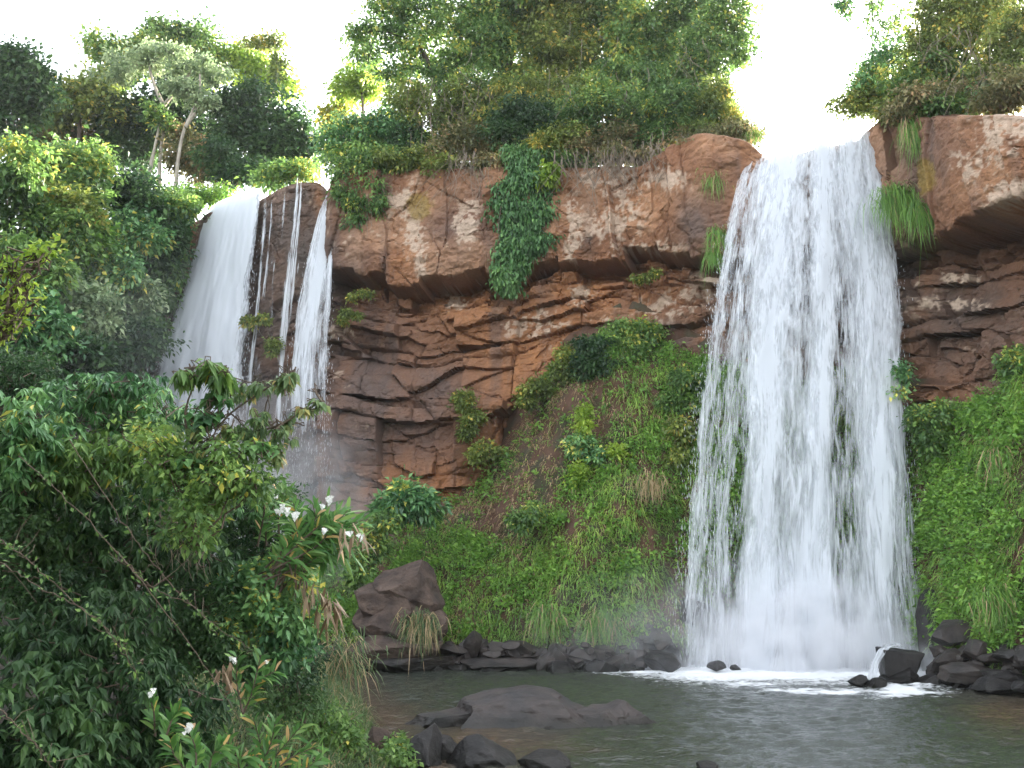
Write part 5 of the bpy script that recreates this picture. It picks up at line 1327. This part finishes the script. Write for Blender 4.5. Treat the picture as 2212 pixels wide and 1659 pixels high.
fgbush('big pale compound leaves topping the mottled shrub in front of the far wide fall', 12.6, [(452, 790, 26, 10, 0, .25), (398, 800, 20, 9, 0, .2), (480, 810, 18, 10, 0, .2)], 'mid', group=GFG, L=.22, Wd=.08, rs=.15, nleaf=9, cover=2.6, droop=.8)
ltree = fgbush('overhanging tree whose bright light green branch tips enter beside the hillside', 9.5, [(20, 575, 40, 10, 0, .15), (75, 545, 26, 7, 0, .1), (15, 640, 34, 18, 0, .15), (45, 612, 24, 9, 0, .1), (30, 690, 32, 20, 0, .15), (70, 655, 20, 8, 0, .1), (5, 720, 24, 24, 0, .15), (100, 535, 14, 5, 0, .08)], 'lime', cat='tree', name='tree', L=.085, Wd=.035, rs=.10, nleaf=9, cover=1.9, whorl=False, droop=.2)

rng = np.random.default_rng(808)
mb = MB()
shade_crowns = [(np.array(c, float), np.array(r, float)) for c, r in [((-9.5, 5, 8.5), (3, 3, 2.2)), ((-8, 0, 10), (3.5, 3.2, 2.2)), ((-12, 10.5, 9), (2.6, 3.2, 3.2)), ((-3.5, -2.5, 10.5), (3.6, 3, 1.8)), ((-9, -4, 7.5), (3.2, 3, 3)), ((-13, 3, 6), (2.6, 4, 3.6)), ((-4.5, 2.6, 11.5), (2.6, 2.2, 1.5)), ((2, -3.5, 9.5), (3.2, 2.6, 2))]]  # unseen crown, added and spread wide to shade the near bank
ss_ = foliage(mb, rng, shade_crowns, rs=.6, cover=4.5, nleaf=60, L=.30, Wd=.15)
mb.build('crown', LEAFMATS['mid'], ltree)
mb = MB(); st_ = np.array([-8.6, 2.2, 1.0])
tube(mb, curve([st_, (-8.9, 2.0, 4), (-8.4, 1.5, 8)], 12), .3, .18, 8)
for e_, s_ in zip(shade_crowns, ss_):
    limbs(mb, rng, np.array([-8.7, 1.8, 6.0]), [e_], [s_], .09, 4)
tube(mb, curve([(-8.8, 2.0, 5.4), (-7.0, 6.5, 6.0), at(-60, 600, 9.5), at(70, 560, 9.5)], 16), .05, .006, 5)
mb.build('trunk', BARK['brown'], ltree)
# arching thorny stems with small leaves
def arch(label, pts, D, nl=110, r=.0065, seed=0, mt='mid'):
    rng = np.random.default_rng(seed)
    q = curve([at(p[0], p[1], D + (p[2] if len(p) > 2 else 0)) for p in pts], 40, .008, rng)
    t = thing('thorny_stem', label, 'stem', q[-1], 'long arching stems with small leaves')
    mb = MB(); tube(mb, q, r, r * .5, 6)
    lb = MB(); nl = int(nl * .42)
    i = rng.integers(0, 40, nl)
    T_ = np.gradient(q, axis=0)
    for j in range(9):
        a = rng.integers(3, 36); e = q[a] + rng.normal(0, .14, 3) + np.array([0, 0, .10])
        tube(mb, [q[a], (q[a] + e) / 2 + rng.normal(0, .02, 3), e], r * .4, .003, 4)
    P = q[i] + rng.normal(0, .035, (nl, 3))
    Dr = norm(rng.normal(0, .7, (nl, 3)) + np.array([0, -.2, .35]))
    V, Fc, tt = leafgeo(P, Dr, np.array([0, -.3, .8]) + rng.normal(0, .4, (nl, 3)), rng.uniform(.05, .10, nl), rng.uniform(.025, .045, nl), np.clip(rng.normal(.42, .2, nl), 0, .95), 'leaf5', .1)
    lb.add(V, Fc, tt)
    mb.build('stem', BARK['brown'], t); lb.build('leaves', LEAFMATS[mt], t)
arch('long stem sweeping from the upper bank edge down to the lowest white lilies', [(40, 985), (130, 1065), (250, 1190), (380, 1350), (470, 1480), (520, 1560)], 11.2, 150, seed=1)
arch('stem running parallel above the longest sweeping stem', [(150, 950), (260, 1120), (350, 1240), (450, 1340), (540, 1400)], 11.8, 130, seed=2)
arch('thick leafed stem arching across the dark corner hollow', [(0, 1165), (60, 1210), (150, 1290), (240, 1370), (275, 1420)], 10.5, 170, seed=3)
arch('stem crossing just under the arching thick leafed one', [(0, 1215), (90, 1270), (200, 1330), (280, 1430), (300, 1470)], 10.8, 110, seed=4)
arch('bare stem low in the dark corner pointing down to the water', [(0, 1530), (40, 1570), (100, 1640), (140, 1690)], 10.2, 70, seed=5)
arch('short leafy stem rising over the shaded shrub', [(240, 1180), (330, 1270), (420, 1310), (470, 1370)], 11.4, 90, seed=6)
# tangle of dry twigs
rng = np.random.default_rng(41)
mb = MB()
for k_ in range(32):
    a = at(rng.uniform(320, 450), rng.uniform(1080, 1130), 13.6 + rng.normal(0, .2)); e = at(rng.uniform(320, 470), rng.uniform(1160, 1260), 13.6 + rng.normal(0, .2))
    tube(mb, curve([a, (a + e) / 2 + rng.normal(0, .12, 3), e], 10, .01, rng), .006, .003, 4)
tag(mb.build('twig_tangle', BARK['twig'], None, at(385, 1170, 13.6)), 'tangle of thin dry bare twigs hanging in the shrubs', 'twigs')

# white ginger lilies
m, n, l, b = newmat('petal')
b.inputs['Base Color'].default_value = (.82, .82, .80, 1); b.inputs['Roughness'].default_value = .6
tr = n.new('ShaderNodeBsdfTranslucent'); tr.inputs[0].default_value = (.85, .85, .82, 1)
mx = n.new('ShaderNodeMixShader'); mx.inputs[0].default_value = .35
l.new(b.outputs[0], mx.inputs[1]); l.new(tr.outputs[0], mx.inputs[2]); l.new(mx.outputs[0], n['Material Output'].inputs[0])
MPETAL = m
def flower(p, parent, rng, s=1.0):
    mb = MB()
    for k_ in range(int(rng.integers(3, 6))):
        c = p + rng.normal(0, .022 * s, 3)
        ax = norm(rng.normal(0, .5, 3) + np.array([0, -.9, .25]))
        u = norm(np.cross(ax, [0, 0, 1.0])); w = np.cross(u, ax)
        for a, L_, W_ in ((.5, .10, .08), (2.6, .10, .08), (4.7, .09, .09)):
            d = norm(u * math.cos(a) + w * math.sin(a) + ax * .35)
            V, f, t_ = leafgeo(np.array([c]), d[None], ax[None], np.array([L_ * s * .62]), np.array([W_ * s * .62]), np.array([.5]), 'leaf5', .15)
            mb.add(V, f, t_)
    return mb.build('flower', MPETAL, parent)
def ginger(label, D, stems, flowers, mat='ginger', L=.40, Wd=.050, per=30, dry=.12, group='white ginger lilies', bend=.35, out=.8):
    SEED[0] += 5
    L *= .8
    rng = np.random.default_rng(SEED[0])
    q0 = at(stems[0][0][0], stems[0][0][1], D)
    t = thing('ginger_lily', label, 'ginger lily', q0, group)
    sb_, lb = MB(), MB()
    for st_ in stems:
        dd = rng.normal(0, .22)
        q = curve([at(p[0] + rng.normal(0, 6), p[1] + rng.normal(0, 6), D + dd) for p in st_], 24)
        tube(sb_, q, .016, .006, 6)
        T_ = norm(np.gradient(q, axis=0))
        i = np.linspace(3, 23, per).astype(int)
        sgn = np.where(np.arange(per) % 2 == 0, 1.0, -1.0)[:, None]
        side = norm(np.cross(T_[i], np.array([0, -1.0, .3])) + rng.normal(0, .25, (per, 3)))
        Dr = norm(T_[i] * rng.uniform(.5, 1.0, per)[:, None] + side * sgn * out * rng.uniform(.4, 1.1, per)[:, None] + np.array([0, -.15, .12]))
        tt = np.clip(rng.normal(.42, .2, per), 0, .8)
        tt = np.where(rng.random(per) < dry, rng.uniform(.86, 1, per), tt)
        face = norm(np.cross(Dr, rng.normal(0, .5, (per, 3)) + np.array([0, -.6, .8])))
        strips(lb, q[i], Dr, L * rng.uniform(.65, 1.2, per), Wd * rng.uniform(.8, 1.25, per), bend * rng.uniform(.4, 1.5, per), tt, prof=(.45, 1, .8, 0), side=face)
    sb_.build('stem', BARK['brown'], t); lb.build('leaves', LEAFMATS[mat], t)
    for f in flowers:
        flower(at(f[0], f[1], D - .45 - .15 * rng.random()), t, rng, f[2] if len(f) > 2 else 1.0)
    return t
rs_ = random.Random(4)
GI = [[(rs_.uniform(560, 660), rs_.uniform(1230, 1280)), (rs_.uniform(620, 690), rs_.uniform(1150, 1210)), (tx_, ty_)] for tx_, ty_ in
      [(640, 1085), (665, 1092), (690, 1096), (712, 1088), (735, 1098), (755, 1110), (770, 1130), (785, 1118), (778, 1160), (762, 1150), (740, 1135), (715, 1130), (770, 1185), (745, 1175), (720, 1165), (690, 1140), (660, 1120), (640, 1120), (755, 1205), (730, 1200), (700, 1190), (620, 1110), (780, 1140), (760, 1120), (745, 1150), (725, 1112), (700, 1112), (680, 1165), (775, 1200), (650, 1150)]]
ginger('big ginger lily clump leaning out over the water with many white flowers', 15.2, GI, [(612, 1098), (622, 1106), (641, 1113, 1.2), (604, 1104), (712, 1080, 1.1), (702, 1150), (750, 1152, 1.1), (778, 1160, .8), (700, 1092, .7)], dry=.07)
ginger('ginger lily with small white flowers at the top edge of the clump', 15.6, [[(570, 1180), (590, 1130), (600, 1070)], [(560, 1180), (570, 1110), (566, 1060)], [(600, 1160), (610, 1100), (622, 1062)]], [(562, 1052, .9), (592, 1072, .9), (585, 1062, .6)])
ginger('bright green ginger lily without flowers at the foot of the bank', 15.2, [[(540, 1690), (560, 1630), (545, 1560)], [(560, 1690), (600, 1630), (640, 1570)], [(580, 1690), (630, 1640), (690, 1610)], [(560, 1690), (580, 1620), (590, 1550)], [(590, 1700), (640, 1670), (700, 1650)], [(520, 1690), (500, 1640), (490, 1590)], [(530, 1700), (520, 1650), (540, 1620)]], [], dry=.14, L=.36)
ginger('ginger lily with one drooping white bloom under the dim shrub', 14.4, [[(520, 1540), (515, 1480), (512, 1425)], [(540, 1540), (560, 1480), (590, 1440)], [(530, 1540), (545, 1500), (560, 1420)]], [(509, 1424, .8), (575, 1428, .5)], L=.34)
ginger('ginger lily with white bloom low among the darkest leaves', 12.4, [[(430, 1680), (420, 1630), (414, 1575)], [(450, 1680), (460, 1640), (480, 1600)], [(420, 1690), (390, 1640), (370, 1600)]], [(414, 1574, .9), (398, 1582, .5)], L=.3)
ginger('single white bloom on a ginger lily beside the longest arching stem', 12.2, [[(340, 1600), (334, 1550), (329, 1498)], [(350, 1610), (370, 1560), (390, 1530)]], [(329, 1500, .8)], L=.28)
# dead hanging leaves under the clump
def deadleaves(label, px0, px1, py, D, n, L, seed):
    rng = np.random.default_rng(seed)
    mb = MB()
    P = np.array([at(rng.uniform(px0, px1), py + rng.normal(0, 14), D + rng.normal(0, .2)) for _ in range(n)])
    Dr = norm(rng.normal(0, .35, (n, 3)) + np.array([.1, -.2, -.9]))
    strips(mb, P, Dr, L * rng.uniform(.5, 1.2, n), rng.uniform(.03, .06, n), rng.uniform(0, .4, n), rng.random(n), prof=(.5, 1, .7, 0))
    tag(mb.build('dead_leaves', LEAFMATS['deadleaf'], None, at((px0 + px1) / 2, py, D)), label, 'dead leaves')
deadleaves('pale withered leaves hanging in a bunch below the ginger lily clump', 680, 735, 1305, 15.6, 46, .32, 3)
deadleaves('few brown curled leaves at the outer tip of the ginger lily clump', 735, 790, 1155, 14.9, 16, .26, 4)
deadleaves('brown withered leaves hanging beside the drooping white bloom', 465, 505, 1450, 14.2, 24, .3, 5)
deadleaves('yellowed hanging leaves in the shade under the ginger lily clump', 640, 680, 1265, 15.4, 14, .36, 6)
# grass on the bank
rng = np.random.default_rng(91)
nb = 42000
gx_ = rng.uniform(-9, -1.0, nb); gy_ = rng.uniform(15, 40, nb)
gd = np.interp(gy_, BSH[:, 0], BSH[:, 1]) - gx_
gz = bank_z(gx_, gy_)
keep = (gd > .05) & (gd < 4.5) & (gz > .05)
P = np.stack([gx_, gy_, gz], -1)[keep]; nb = len(P)
lush = fbm(P[:, 0] * .7, P[:, 1] * .7, 0.2, 3, 600)
tone = np.clip(.30 + .3 * lush + rng.normal(0, .15, nb), 0, .78)
tone = np.where(rng.random(nb) < .12, rng.uniform(.84, 1, nb), tone)
mb = MB()
strips(mb, P, norm(rng.normal(0, .4, (nb, 3)) + np.array([.25, -.1, .9])), rng.uniform(.3, .75, nb), rng.uniform(.016, .03, nb), rng.uniform(.3, 1.0, nb), tone)
g = struct(mb.build('bank_grass', LEAFMATS['reed']), 'stuff'); tag(g, 'wild grass covering the near bank down to the water', 'grass')
tuft('overhanging dry grass clump at the dark corner of the near bank', at(735, 1415, 21), (.5, -.6, 0), 420, .5, Wd=.02, bend=1.0, mat='reed', dry=.3, rad=.25, up=.3, wide=1.2)
